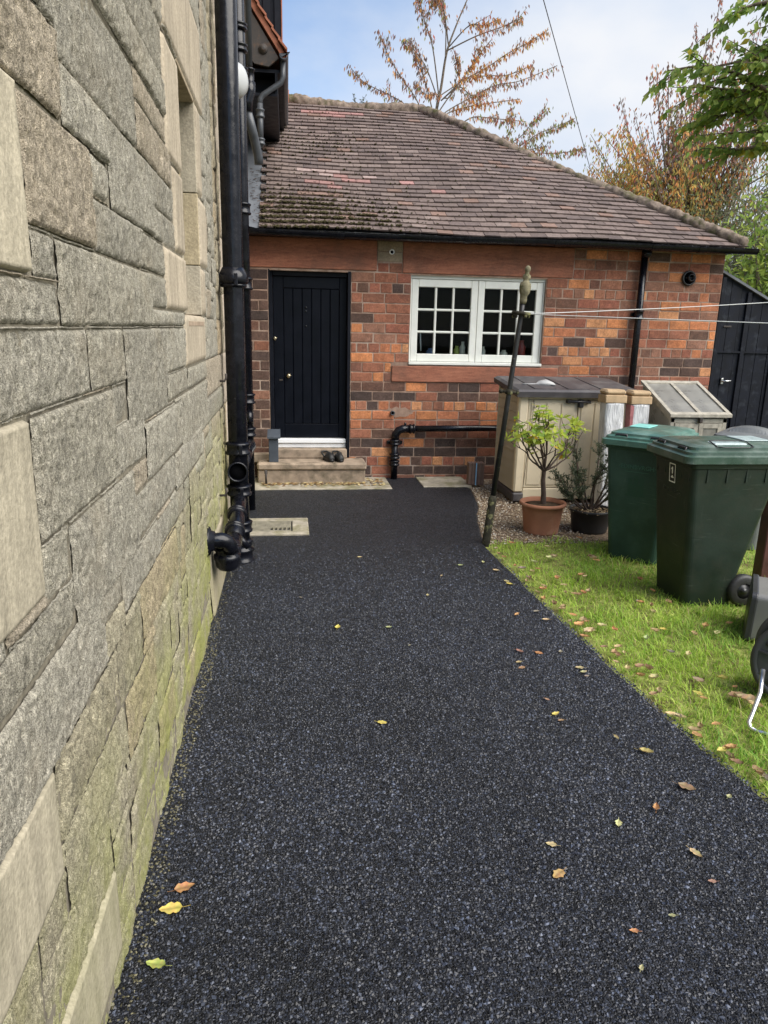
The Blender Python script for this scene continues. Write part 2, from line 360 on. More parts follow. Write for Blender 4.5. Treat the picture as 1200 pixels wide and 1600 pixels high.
LIDG = simple('dark_brown_grey_plastic', (.062, .056, .058), .5, .15, 5, .15, 110, spec=.4, dirt=(.14, .13, .12), dscale=5, dlo=.5, dhi=.8)
CARD = simple('cardboard', (.42, .30, .18), .85, .2, 14, .3, 50, spec=.15)
def film_mat():
    k = N('crinkled_plastic_wrap'); v = k.n('ShaderNodeMapping', {'Vector': k.tc.outputs['Object'], 'Scale': (1, 1, .16)}).outputs[0]
    n1 = k.noise(38, 5, .6, v, .8)
    cc = k.mix(k.ramp(n1, .35, .65), (.42, .42, .42, 1), (.74, .74, .73, 1))
    k.P(Base_Color=cc, Roughness=.25, Normal=k.bump(n1, .9, .02)); return k.m
FILM = film_mat()
REDTAPE = simple('red_tape', (.34, .12, .12), .4, .3, 20, .3, 40)
OLDWOOD = simple('weathered_wood', (.36, .33, .27), .85, .3, 22, .4, 60, spec=.15)
BINA = simple('green_bin_plastic', (.020, .052, .040), .48, .25, 4, .10, 60, spec=.4, dirt=(.04, .082, .064), dscale=5, dlo=.48, dhi=.75, scratch=(.10, .15, .13))
BINAL = simple('teal_lid_sky_sheen', (.052, .125, .10), .33, .2, 5, .1, 60, spec=.5, dirt=(.15, .24, .20), dscale=7, dlo=.48, dhi=.75)  # lid paler than the body: sky reflection put into the colour
BINB = simple('dark_green_bin_plastic', (.0085, .018, .0105), .5, .2, 5, .12, 60, spec=.4, dirt=(.018, .023, .014), dscale=7, dlo=.47, dhi=.72, scratch=(.09, .10, .08))
BINBL = simple('dark_green_lid_sky_sheen', (.04, .075, .055), .32, .2, 5, .1, 60, spec=.5, dirt=(.13, .16, .14), dscale=8, dlo=.46, dhi=.75)  # sky reflected on the lid is painted in as a lighter green
BINC = simple('grey_bin_plastic', (.13, .135, .135), .45, .15, 5, .1, 60, spec=.5)
STICK = simple('sticker_sky_sheen', (.33, .40, .40), .35, .15, 30, 0)  # sticker grey lightened to carry a reflection of the sky
AQUA = simple('aqua_sticker', (.22, .55, .50), .4, .1, 30, 0)
WHITEINK = simple('white_print', (.72, .72, .68), .5, .1, 40, 0)
BLACKINK = simple('black_print', (.008, .008, .008), .5, .1, 40, 0)
EMB_A = simple('green_emboss', (.03, .105, .075), .5, .1, 20, 0)
EMB_D = simple('worn_crest', (.011, .050, .033), .55, .1, 20, 0)
EMB_B = simple('brown_emboss', (.040, .046, .032), .5, .1, 20, 0)
TERRA = simple('terracotta', (.33, .145, .085), .72, .18, 7, .15, 60, spec=.3, dirt=(.42, .26, .18), dscale=5, dlo=.56, dhi=.75)
BLACKPOT = simple('black_pot_plastic', (.018, .018, .020), .5, .2, 8, .1, 60)
SOIL = simple('soil', (.06, .042, .028), .98, .5, 50, 1.0, 90, spec=.05)
BARK = simple('bark', (.12, .095, .07), .92, .4, 40, .8, 60, spec=.1)
TWIG = simple('twig', (.075, .055, .045), .9, .3, 30, 0, spec=.1)
GREYP = simple('grey_silver_plastic', (.15, .148, .14), .32, .12, 5, .05, 60, spec=.5)
BLKP = simple('black_plastic', (.022, .022, .024), .38, .2, 10, .06, 50, spec=.5)
DKRED = simple('dark_red_stain', (.065, .018, .014), .55, .35, 9, .2, 40)
REELP = simple('dark_grey_reel_plastic', (.045, .045, .047), .42, .2, 10, .06, 50, spec=.5)
PALEG = simple('pale_grey_plastic', (.36, .36, .35), .45, .1, 10, .05, 60)
LAMPG = simple('opal_lamp_plastic', (.40, .41, .41), .35, .04, 6, 0)
WIRE = simple('line_cord', (.62, .62, .6), .6, .05, 20, 0)
CABLE = simple('black_cable', (.05, .05, .055), .6, .1, 20, 0)
BLUETAPE = simple('blue_band', (.22, .42, .62), .4, .1, 20, 0)
BROWNB = simple('brown_block', (.17, .11, .085), .8, .2, 20, .3, 50)
def leaf_mat(name, trans=.45, rough=.55, var=.22):
    k = N(name); f = k.ramp(k.noise(45, 3), .3, .7, 1-var, 1+var)
    cc = k.mix(1.0, k.attr(), k.n('ShaderNodeCombineColor', {0: f, 1: f, 2: f}).outputs[0], 'MULTIPLY')
    k.P(Base_Color=cc, Roughness=rough); k.b.inputs['Specular IOR Level'].default_value = .3
    tr = k.n('ShaderNodeBsdfTranslucent', {'Color': cc}); mx_ = k.n('ShaderNodeMixShader', {0: trans})
    k.t.links.new(k.b.outputs[0], mx_.inputs[1]); k.t.links.new(tr.outputs[0], mx_.inputs[2])
    k.t.links.new(mx_.outputs[0], k.t.nodes['Material Output'].inputs[0]); return k.m
LEAF = leaf_mat('foliage', .55); GRASSM = leaf_mat('grass_blade', .42, .5); DRYLEAF = leaf_mat('fallen_leaf', .2, .6)
def glass_mat(name, tint=(1, 1, 1), base=.06, rough=0.0):
    k = N(name); t = k.n('ShaderNodeBsdfTransparent', {'Color': c4(tint)}); g = k.n('ShaderNodeBsdfGlossy', {'Roughness': rough})
    fr = k.n('ShaderNodeLayerWeight', {'Blend': .28}).outputs['Fresnel']
    mx_ = k.n('ShaderNodeMixShader', {0: k.math('ADD', fr, base)}); k.t.links.new(t.outputs[0], mx_.inputs[1]); k.t.links.new(g.outputs[0], mx_.inputs[2])
    k.t.links.new(mx_.outputs[0], k.t.nodes['Material Output'].inputs[0]); return k.m
GLASS = glass_mat('window_glass', (.85, .88, .87), -0.022)
DIRTYGLASS = simple('cloudy_acrylic', (.20, .19, .165), .3, .25, 6, .1, 20, spec=.5, dirt=(.30, .29, .25), dscale=5)
SOILG = simple('lawn_soil', (.075, .065, .028), .98, .4, 14, .8, 60, spec=.05)
THATCH = simple('lawn_thatch', (.20, .22, .065), .98, .45, 16, .8, 60, spec=.05, dirt=(.10, .075, .04), dscale=6, dlo=.5, dhi=.66)
GRAVELM = simple('gravel_stones', (1, 1, 1), .85, .3, 60, .2, 90, spec=.2, vcol=True)
GRAVELB = simple('gravel_base', (.16, .12, .085), .98, .5, 40, 1.0, 90, spec=.1)
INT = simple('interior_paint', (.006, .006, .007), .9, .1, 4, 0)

# ================================================================== GROUND
XW, D = -0.46, 8.2
def RB(y):   # right edge of the tarmac
    return np.interp(y, [0, 1.2, 2.18, 2.53, 3.04, 3.75, 4.4, 4.85, 5.5, 6.3, 6.8, 7.3, 7.6, 8.3], [1.93, 1.87, 1.80, 1.752, 1.71, 1.663, 1.625, 1.614, 1.60, 1.74, 1.88, 1.97, 2.0, 2.0])
mb = MB(); mb.add([(-80, -60, -.06), (120, -60, -.06), (120, 160, -.06), (-80, 160, -.06)], [(0, 1, 2, 3)])
tag(build('ground', mb, SOILG), kind='structure')
def tarmac():
    ys = np.linspace(-.6, 8.19, 420); ts = np.linspace(0, 1, 70)
    Y, T = np.meshgrid(ys, ts, indexing='ij')
    def rb(y): return RB(y)+.010*fbm(y*9, 0*y, 3.3)+.012*fbm(y*2.4, 0*y, 1.3)
    def hz(x, y): return .006*fbm(x*2.2, y*2.2, 0, 3, 5)+.0025*fbm(x*14, y*14, 0, 2, 9)
    X = lerp(-.55, rb(Y), T); Z = hz(X, Y)-.03*np.clip((T-.985)/.015, 0, 1)**2
    V = np.stack([X, Y, Z], -1).reshape(-1, 3); n, m = Y.shape; i = np.arange(n*m).reshape(n, m)
    Fq = np.stack([i[:-1, :-1], i[:-1, 1:], i[1:, 1:], i[1:, :-1]], -1).reshape(-1, 4)
    F1 = np.concatenate([Fq[:, [0, 1, 2]], Fq[:, [0, 2, 3]]])
    # coated stone chippings standing proud of the binder
    g = .0112; yy, xx = np.meshgrid(np.arange(.85, 5.6, g), np.arange(-.47, 2.0, g), indexing='ij'); N_ = yy.size
    x = xx.ravel()+np.random.uniform(-.5, .5, N_)*g; y = yy.ravel()+np.random.uniform(-.5, .5, N_)*g
    keep = (x < rb(y)-.004) & (np.random.rand(N_) < .93*np.clip(1-(y-3.6)/2.0, 0, 1)); x, y = x[keep], y[keep]; k = len(x)
    r = np.random.uniform(.0042, .0078, k)*(1+.25*fbm(x*3, y*3, 0, 2, 91)); h = np.random.uniform(.0022, .0048, k); z = hz(x, y)+.0004
    base = np.array([(1, 0, 0), (0, 1, 0), (-1, 0, 0), (0, -1, 0), (.1, .05, 1), (-.2, .3, .8)], float)
    a = np.random.uniform(0, 6.283, k); ca, sa = np.cos(a), np.sin(a); P = np.zeros((k, 6, 3)); tx, ty = np.random.uniform(-.55, .55, k), np.random.uniform(-.55, .55, k)
    for q in range(6):
        sx = base[q, 0]*np.random.uniform(.7, 1.3, k)*r; sy_ = base[q, 1]*np.random.uniform(.6, 1.15, k)*r; ex = np.random.uniform(-.35, .35, k)*r; ey = np.random.uniform(-.35, .35, k)*r
        lx, ly = sx+ex, sy_+ey; up = base[q, 2]*h*np.random.uniform(.8, 1.2, k)-(.0012 if q < 4 else 0)
        P[:, q, 0] = x+lx*ca-ly*sa; P[:, q, 1] = y+lx*sa+ly*ca; P[:, q, 2] = z+up+(lx*tx+ly*ty)*.5
    fb = np.array([(0, 1, 4), (1, 5, 4), (1, 2, 5), (2, 3, 5), (3, 4, 5), (3, 0, 4)])
    F2 = (np.arange(k)[:, None, None]*6+fb[None]).reshape(-1, 3)+len(V)
    t = np.random.rand(k); c = np.where(t[:, None] < .62, np.array([.0068, .0082, .0135]), np.where(t[:, None] < .9, np.array([.018, .022, .035]), np.array([.050, .060, .088])))*np.random.uniform(.6, 1.4, (k, 1))  # blue sheen of the sky is put into the chip colours
    c = c*(1+.45*fbm(x*1.3, y*1.3, 0, 4, 33))[:, None]; gr = (x < -.405+.03*fbm(y*6, 0*y, .4)) & (np.random.rand(k) < .5); c[gr] = np.array([.11, .10, .055])*np.random.uniform(.4, 1.2, (gr.sum(), 1))
    C = np.concatenate([np.tile((.007, .0075, .010), (len(V), 1)), np.repeat(c, 6, 0)])
    return build_np('tarmac_path', np.concatenate([V, P.reshape(-1, 3)]), np.concatenate([F1, F2]), C, [TARMAC, CHIP], None, False, np.concatenate([np.zeros(len(F1), int), np.ones(len(F2), int)]))
tag(tarmac(), kind='structure')
def sheet(name, x0, x1, y0, y1, z, m, n=60, amp=.012, s=3):
    X, Y = np.meshgrid(np.linspace(x0, x1, n), np.linspace(y0, y1, n), indexing='ij')
    Z = z+amp*fbm(X*2, Y*2, 0, 4, s); V = np.stack([X, Y, Z], -1).reshape(-1, 3); i = np.arange(n*n).reshape(n, n)
    return build_np(name, V, np.stack([i[:-1, :-1], i[1:, :-1], i[1:, 1:], i[:-1, 1:]], -1).reshape(-1, 4), (1, 1, 1), m)
tag(sheet('lawn_ground', 1.3, 12, -1, 5.66, -.028, THATCH, 120), kind='structure')
tag(sheet('gravel_ground', 1.3, 5.1, 5.6, 8.25, -.022, GRAVELB, 60, .006), kind='structure')
# grass
def grass():
    pts = []
    n = 165000
    X = np.random.uniform(1.5, 4.6, n); Y = np.random.uniform(1.2, 5.75, n)
    edge = X-RB(Y); dens = .62+.5*fbm(X*3, Y*3, 0, 3, 21)
    near = np.clip(1.25-(Y-1.5)/5, .5, 1)*np.clip(1.5-(X-1.6)/3, .35, 1)
    ok = (edge > -.006+.03*np.random.rand(n)+.02*fbm(Y*14, 0*Y, 7.7, 3, 61)) & (np.random.rand(n) < dens*near) & (Y < 5.60+.06*np.sin(X*9))
    X, Y = X[ok], Y[ok]; edge = edge[ok]; n = len(X)
    clump = fbm(X*5, Y*5, 0, 3, 11)
    ln = (np.where(np.random.rand(n) < .35, np.random.uniform(.04, .075, n), np.random.uniform(.018, .045, n))*(1+.75*clump))*np.clip(.6+edge*2.2, .6, 1)
    az = np.random.uniform(0, 2*np.pi, n)+2.2*fbm(X*4, Y*4, 0, 2, 31); lean = np.random.uniform(.3, 1.7, n)
    dx, dy = np.cos(az), np.sin(az); wd = np.random.uniform(.0012, .0031, n)
    px, py = -dy*wd, dx*wd; z0 = -.03
    V = np.zeros((n, 6, 3))
    for k, (t, wk) in enumerate([(0, 1), (.55, .85), (1., .12)]):
        off = ln*lean*t**1.7*.8; hz = ln*t*np.cos(lean*.55*t)
        V[:, 2*k, 0] = X+dx*off-px*wk; V[:, 2*k, 1] = Y+dy*off-py*wk; V[:, 2*k, 2] = z0+hz
        V[:, 2*k+1, 0] = X+dx*off+px*wk; V[:, 2*k+1, 1] = Y+dy*off+py*wk; V[:, 2*k+1, 2] = z0+hz
    b = np.arange(n)[:, None]*6
    Fq = np.concatenate([b+np.array([[0, 1, 3, 2]]), b+np.array([[2, 3, 5, 4]])], 0)
    g1 = np.array([.33, .50, .055]); g2 = np.array([.58, .66, .15]); g3 = np.array([.14, .30, .035]); st = np.array([.40, .34, .14])
    t = np.clip(.5+.9*fbm(X*2.2, Y*2.2, 0, 3, 41)+np.random.uniform(-.45, .45, n), 0, 1)[:, None]
    C = g3*(1-t)+g1*t; u = np.clip(np.random.rand(n)*1.5-.75+.5*fbm(X*1.7, Y*1.7, 0, 2, 51), 0, 1)[:, None]; C = C*(1-u)+g2*u
    dry = np.random.rand(n) < .07+.12*(edge < .06); C[dry] = st*np.random.uniform(.6, 1.1, (dry.sum(), 1))
    return build_np('lawn_grass', V.reshape(-1, 3), Fq, np.repeat(C, 6, 0), GRASSM, None, True)
tag(grass(), kind='stuff')
# gravel
def rock(mb, x, y, z, r, c):
    vs = []; 
    for (a, b_, e) in ((1, 0, 0), (-1, 0, 0), (0, 1, 0), (0, -1, 0), (0, 0, 1), (0, 0, -1)):
        k = r*ran(.6, 1.25); vs.append((a*k, b_*k, e*k*.7))
    a = ran(0, 6.3); ca, sa = math.cos(a), math.sin(a); tl = ran(-.5, .5)
    q = []
    for (p0, p1, p2) in vs:
        p1, p2 = p1*math.cos(tl)-p2*math.sin(tl), p1*math.sin(tl)+p2*math.cos(tl)
        q.append((x+p0*ca-p1*sa, y+p0*sa+p1*ca, z+p2))
    mb.add(q, [(0, 2, 4), (2, 1, 4), (1, 3, 4), (3, 0, 4), (2, 0, 5), (1, 2, 5), (3, 1, 5), (0, 3, 5)], c)
mb = MB()
for i in range(5200):
    y = ran(5.52, 8.1); x = RB(y)+ran(.0, 1.0)**1.4*1.0 if i % 8 else ran(2.0, 4.9)
    t = random.random(); c = (.30, .23, .155) if t < .45 else (.42, .36, .27) if t < .7 else (.15, .10, .07) if t < .9 else (.5, .46, .4)
    rock(mb, x, y, -.016+ran(0, .006), ran(.005, .013), c)
tag(build('gravel', mb, GRAVELM, fixn=False), kind='stuff')
# paving slabs
mb = MB(); mb.box(-.455, 1.11, 7.57, 8.19, -.02, .012, b=.006); tag(build('paving_slab', mb, CONC), kind='structure')
mb = MB(); mb.box(1.47, 2.02, 7.66, 8.19, -.02, .012, b=.006); tag(build('paving_slab', mb, CONC), kind='structure')

# ================================================================== OLD STONE HOUSE (left)
stone_house = empty('stone_house', (XW, 4, 0), 'old grey rubble stone house wall along the left of the tarmac, with narrow slit window', 'house')
OP = (3.53, 4.18, 1.71, 2.80)   # slit window opening y0 y1 z0 z1
BL = []  # (y0,y1,z0,z1,kind) kind r rough / a ashlar
for r_ in [(.85, 1.45, 1.78, 2.10, 'a'), (1.46, 1.935, 1.868, 2.095, 'r'), (1.94, 2.13, 1.995, 2.09, 'r'), (1.94, 2.51, 1.865, 1.99, 'r'), (2.51, 2.975, 1.87, 1.985, 'r'),
           (2.135, 2.79, 1.99, 2.225, 'r'), (2.795, 2.975, 1.99, 2.098, 'r'), (2.795, 3.27, 2.10, 2.225, 'r'), (1.735, 2.13, 2.095, 2.222, 'r'), (.85, 1.73, 2.10, 2.27, 'r'),
           (1.735, 2.545, 2.225, 2.455, 'r'), (2.55, 3.26, 2.225, 2.37, 'r'), (2.55, 3.155, 2.375, 2.465, 'r'), (2.0, 3.155, 2.468, 2.59, 'r'), (2.4, 3.15, 2.595, 2.78, 'r'),
           (.85, 1.73, 2.275, 2.46, 'r'), (.85, 1.995, 2.465, 2.62, 'r'),
           (1.46, 1.6, 1.775, 1.862, 'r'), (1.605, 2.03, 1.687, 1.862, 'r'), (2.035, 2.635, 1.687, 1.862, 'r'), (2.64, 2.975, 1.752, 1.866, 'r'), (2.64, 3.15, 1.687, 1.747, 'r'), (3.155, 3.435, 1.687, 1.747, 'r'),
           (.85, 1.6, 1.69, 1.772, 'r'), (.85, 1.79, 1.535, 1.683, 'r'), (1.80, 2.175, 1.535, 1.683, 'r'), (2.18, 2.9, 1.387, 1.683, 'r'), (2.905, 3.435, 1.51, 1.683, 'r'), (2.905, 3.48, 1.403, 1.505, 'r'),
           (2.0, 2.175, 1.43, 1.53, 'r'), (.85, 1.355, 1.195, 1.53, 'a'), (1.36, 1.995, 1.29, 1.53, 'r'), (2.0, 2.41, 1.283, 1.425, 'r'), (2.415, 3.22, 1.19, 1.383, 'r'), (3.225, 4.2, 1.14, 1.398, 'r'),
           (3.49, 4.24, 1.403, 1.5, 'r'), (4.245, 5.3, 1.29, 1.5, 'r'), (4.205, 5.3, 1.14, 1.285, 'r'), (1.36, 1.535, 1.168, 1.285, 'r'), (1.54, 2.195, 1.033, 1.277, 'r'), (2.2, 2.41, 1.19, 1.277, 'r'),
           (2.2, 2.98, 1.045, 1.185, 'r'), (2.985, 3.9, 1.025, 1.185, 'r'), (.85, 1.55, 1.065, 1.163, 'r'), (.85, 1.75, .862, 1.06, 'r'), (1.56, 1.96, .962, 1.028, 'r'), (1.965, 2.55, .905, 1.028, 'r'), (2.555, 3.2, .91, 1.02, 'r'),
           (1.755, 1.96, .862, .957, 'r'), (1.86, 2.18, .67, .857, 'r'), (1.31, 1.855, .675, .857, 'r'), (.85, 1.305, .62, .857, 'a'), (1.32, 1.9, .50, .668, 'r'), (1.905, 2.35, .47, .665, 'r'),
           (2.19, 2.9, .72, .9, 'r'), (1.15, 1.66, .075, .325, 'a'),
           (3.16, 3.55, 2.335, 2.775, 'a'), (3.28, 3.55, 1.992, 2.33, 'a'), (2.98, 3.55, 1.75, 1.987, 'a'), (3.44, 4.24, 1.505, 1.74, 'a'), (3.2, 4.5, 2.80, 3.22, 'a'),
           (4.16, 4.36, 2.36, 2.797, 'a'), (4.16, 4.5, 2.0, 2.355, 'a'), (4.16, 4.34, 1.745, 1.995, 'a'),
           (5.36, 5.95, .0, .62, 'a'), (5.5, 5.95, .625, 1.13, 'a'), (5.32, 5.95, 1.135, 1.5, 'a'), (5.5, 5.95, 1.505, 1.95, 'a'), (5.36, 5.95, 1.955, 2.3, 'a'), (5.5, 5.95, 2.305, 2.8, 'a'), (5.36, 5.95, 2.805, 3.2, 'a'), (5.5, 5.95, 3.205, 3.7, 'a'), (5.36, 5.95, 3.705, 4.1, 'a'), (5.5, 5.95, 4.105, 4.6, 'a'),
           (4.05, 4.86, .02, .44, 'a')]: BL.append(r_)
def fill_blocks():
    s = .01; y0, y1, z0, z1 = .85, 8.2, -.06, 5.5
    ny, nz_ = int(round((y1-y0)/s)), int(round((z1-z0)/s)); occ = np.zeros((nz_, ny), bool)
    def mark(a, b_, c, d): occ[max(0, int(round((c-z0)/s))):max(0, int(round((d-z0)/s))), max(0, int(round((a-y0)/s))):max(0, int(round((b_-y0)/s)))] = True
    for b_ in BL: mark(*b_[:4])
    mark(OP[0], OP[1], OP[2], OP[3]); rng = random.Random(11); out = []
    for iz in range(nz_):
        iy = 0
        while iy < ny:
            if occ[iz, iy]: iy += 1; continue
            e = iy
            while e < ny and not occ[iz, e]: e += 1
            free = e-iy; h = rng.choice([11, 14, 17, 20, 23, 26]); wv = int(h*rng.uniform(1.0, 2.3))
            wv = free if free-wv < 12 else wv
            if wv > 95: wv = wv//2
            hh = 0
            while hh < h+6 and iz+hh < nz_ and not occ[iz+hh, iy:iy+wv].any(): hh += 1
            if hh < h+6 and hh-h > 0: h = hh
            h = min(h, hh) if hh > 0 else 1
            occ[iz:iz+h, iy:iy+wv] = True; out.append((y0+iy*s, y0+(iy+wv)*s, z0+iz*s, z0+(iz+h)*s, 'r')); iy += wv
    return out
BL += fill_blocks()
VV, FF, CC, MI = [], [], [], []; base_i = 0
for bi, (y0, y1, z0, z1, kd) in enumerate(BL):
    rng = np.random.RandomState(bi+5); yc = (y0+y1)/2; zc = (z0+z1)/2
    dist = math.hypot(max(y0, 1.2), zc-H); res = (.0042 if kd == 'r' else .008)*max(1, dist/1.35)
    if zc > 2.4+.55*(yc-1): res *= 1.9
    ny = int(np.clip((y1-y0)/res, 4, 150)); nz_ = int(np.clip((z1-z0)/res, 4, 120)); g = .0028 if kd == 'r' else .0012
    # spacing packed towards the arrises
    def sp(n): 
        t = np.linspace(0, 1, n+1); return t-.045*np.sin(2*np.pi*t)
    Yg, Zg = np.meshgrid(lerp(y0+g*2.0, y1-g*2.0, sp(ny)), lerp(z0+g, z1-g, sp(nz_)), indexing='ij')
    dy = np.minimum(Yg-y0, y1-Yg)*.55; dz = np.minimum(Zg-z0, z1-Zg)
    if kd == 'r':
        wob = .0015*fbm(Yg*22, Zg*22, 0, 3, 3); d = np.minimum(dy, dz)+wob*.8
        prof = np.clip(d/.010, 0, 1)**.5
        tilt = rng.uniform(-1, 1)*.003*(Yg-yc)/max(.05, y1-y0)*2+rng.uniform(-1, 1)*.003*(Zg-zc)/max(.05, z1-z0)*2
        a = .0042 if min(y1-y0, z1-z0) > .1 else .0034
        rough = a*fbm(Yg*7+bi*3.1, Zg*9, bi*.7, 5, 7)*1.5-.0034*np.abs(fbm(Yg*34+Zg*14, Zg*24-Yg*9, bi, 5, 17))*2-.0045*np.clip(np.abs(fbm(Yg*60+Zg*22, Zg*26-Yg*9, bi, 3, 29))-.28, 0, 1)*3+.0030*fbm(Yg*120+Zg*30, Zg*90, bi, 3, 19)
        pits = -.016*np.clip(fbm(Yg*17, Zg*13, bi*1.3, 3, 23)-.38, 0, 1)*3
        bul = .0045*np.clip(np.minimum(dy, dz)/(.5*min(y1-y0, z1-z0)), 0, 1)**.7
        X = XW+.001+rng.uniform(-.004, .005)+bul+tilt+rough+pits
        X = lerp(XW-.012, X, prof)
        Yg = Yg+.0022*fbm(Zg*16, Yg*3, 1.7, 3, 71)*(1-np.clip(dy/.05, 0, 1)); Zg = Zg+.0022*fbm(Yg*13, Zg*3, 5.1, 3, 73)*(1-np.clip(dz/.05, 0, 1))
        foot = np.clip((.42-Zg)/.42, 0, 1); X = X-foot*.006+foot*.016*fbm(Yg*3.3, Zg*5, 0, 3, 81)
        t = rng.rand(); c = np.array([.435, .405, .33])*rng.uniform(.84, 1.10)
        if t < .12: c = np.array([.46, .395, .30])*rng.uniform(.92, 1.05)
        elif t < .3: c = np.array([.41, .38, .305])*rng.uniform(.92, 1.1)
        if zc < .95: c = c*np.array([1.03, 1.0, .88])
        if yc > 5: c = c*np.array([1.05, .98, .85])
    else:
        d = np.minimum(dy, dz); prof = np.clip(d/.006, 0, 1)**.6
        X = lerp(XW-.02, XW+.004+.0012*fbm(Yg*30, Zg*30, bi, 3, 7), prof)
        if z0 < .4 and y0 > 4: X = X+.02*np.clip((.3-Zg)/.3, 0, 1)
        c = np.array([.405, .345, .26])*rng.uniform(.9, 1.06)
        if y0 < 2 : c = np.array([.36, .32, .24])*rng.uniform(.95, 1.05)
        if yc > 5: c = np.array([.46, .39, .31])*rng.uniform(.9, 1.05)
    V = np.stack([X, Yg, Zg], -1).reshape(-1, 3); n, m = Yg.shape; i = np.arange(n*m).reshape(n, m)+base_i
    FF.append(np.stack([i[:-1, :-1], i[1:, :-1], i[1:, 1:], i[:-1, 1:]], -1).reshape(-1, 4)); VV.append(V); CC.append(np.tile(c, (n*m, 1))); MI.append(np.full(len(FF[-1]), 0 if kd == 'r' else 1)); base_i += n*m
stone_wall = build_np('wall', np.concatenate(VV), np.concatenate(FF), np.concatenate(CC), [STONE, ASHLAR], stone_house, True, np.concatenate(MI))
# core of the wall (shows as pointing between the stones), round the window opening
mb = MB(); XM = XW-.0085
mb.box(XW-.4, XM, .3, OP[0], -.1, 5.5); mb.box(XW-.4, XM, OP[1], 8.2, -.1, 5.5); mb.box(XW-.4, XM, OP[0], OP[1], -.1, OP[2]); mb.box(XW-.4, XM, OP[0], OP[1], OP[3], 5.5)
mb.box(XW-.4, XW-.03, 8.2, 13.5, -.1, 6.2)
build('pointing', mb, MORTAR_D, stone_house)
mb = MB()  # dressed reveals, each jamb of three stones
for z0, z1, c in ((1.745, 2.0, (.36, .32, .245)), (2.004, 2.36, (.38, .315, .205)), (2.364, 2.798, (.34, .30, .225))):
    mb.box(XW-.33, XW-.004, OP[1]-.018, OP[1]+.02, z0, z1, c, b=.003); mb.box(XW-.33, XW-.004, OP[0]-.02, OP[0]+.018, z0, z1, c, b=.003)
mb.box(XW-.33, XW-.004, OP[0]+.02, OP[1]-.02, OP[3]-.012, OP[3]+.02, (.36, .29, .20), b=.003)
mb.prism([(XW-.33, OP[2]-.02), (XW+.006, OP[2]-.02), (XW+.006, OP[2]), (XW-.33, OP[2]+.07)], 1, OP[0]+.02, OP[1]-.02, (.34, .26, .19))
build('window_reveal', mb, ASHLAR, stone_house)
sw = build('window', MB().box(XW-.30, XW-.26, OP[0]+.02, OP[0]+.07, 1.78, 2.78).box(XW-.30, XW-.26, OP[1]-.07, OP[1]-.02, 1.78, 2.78).box(XW-.298, XW-.262, OP[0]+.07, OP[1]-.07, 1.78, 1.84).box(XW-.298, XW-.262, OP[0]+.07, OP[1]-.07, 2.72, 2.78), WHITEP, stone_house)
build('pane', MB().box(XW-.285, XW-.279, OP[0]+.07, OP[1]-.07, 1.84, 2.72), GLASS, sw)
# main roof eave seen beyond the pipes
def roof_eave():
    ya, yb = 8.06, 10.9; mb = MB()
    # sloping slab of tiles, its verge towards the camera
    x0, z0_, x1, z1_ = -.62, 5.12, -.03, 4.27
    mb.prism([(x0, z0_), (x1, z1_), (x1+.03, z1_+.03), (x0+.05, z0_+.04)], 1, ya, yb)
    for i in range(9):
        t0, t1 = i/9, (i+1)/9; xa, za = lerp(x0, x1, t0), lerp(z0_, z1_, t0); xb, zb = lerp(x0, x1, t1), lerp(z0_, z1_, t1)
        mb.prism([(xa+.03, za+.045), (xb+.045, zb+.05), (xb+.055, zb+.065), (xa+.04, za+.06)], 1, ya-.03+ran(-.01, .01), yb)
    rf = build('roof', mb, CLAYRED, stone_house)
    mb = MB(); mb.prism([(x0, z0_-.02), (x1-.03, z1_-.01), (x1-.13, z1_-.09), (-.30, z1_-.07), (x0, z0_-.50)], 1, ya+.02, ya+.06)
    for k in range(3): mb.lathe([(.045-.01*k, 0), (.045-.01*k, .012+.006*k), (.03-.01*k, .014+.006*k)], (-.21, ya+.02, 4.33), (0, -1, 0), 18)
    build('bargeboard', mb, IRON, rf)
    mb = MB(); mb.box(-.49, -.02, ya+.07, yb, 4.14, 4.17); mb.box(-.49, -.08, ya+.07, yb, 3.93, 3.955); mb.box(-.10, -.075, ya+.07, yb, 3.955, 4.14)
    for i in range(4): mb.box(-.46, -.09, ya+.3+i*.55, ya+.36+i*.55, 4.02, 4.14)
    build('soffit', mb, BLACKWOOD, rf)
    mb = MB(); pr = [(.045*math.cos(a), .05*math.sin(a)) for a in np.linspace(math.pi, 2*math.pi, 9)]
    mb.prism([(-.01+p, 4.28+q) for p, q in pr]+[(-.01+p*.82, 4.28+q*.8) for p, q in pr[::-1]], 1, ya-.05, yb)
    mb.prism([(-.055, 4.28), (.035, 4.28), (.05, 4.30), (-.03, 4.25)], 1, ya-.052, ya-.03)
    build('gutter', mb, PIPE_GREY, rf)
    # dormer cheek above
    mb = MB(); mb.box(-.6, -.10, 8.52, 8.70, 4.50, 6.2); 
    for i in range(4): mb.box(-.52+i*.10, -.44+i*.10, 8.505, 8.53, 4.52, 6.2, b=.004)
    mb.box(-.10, -.03, 8.49, 8.72, 4.47, 6.2)
    dm = build('dormer', mb, BLACKWOOD, stone_house)
    build('lit_edge_strip', MB().box(-.033, -.022, 8.48, 8.60, 4.475, 6.2), CLAYRED, dm)  # reddish strip paints the lit timber edge of the dormer
roof_eave()

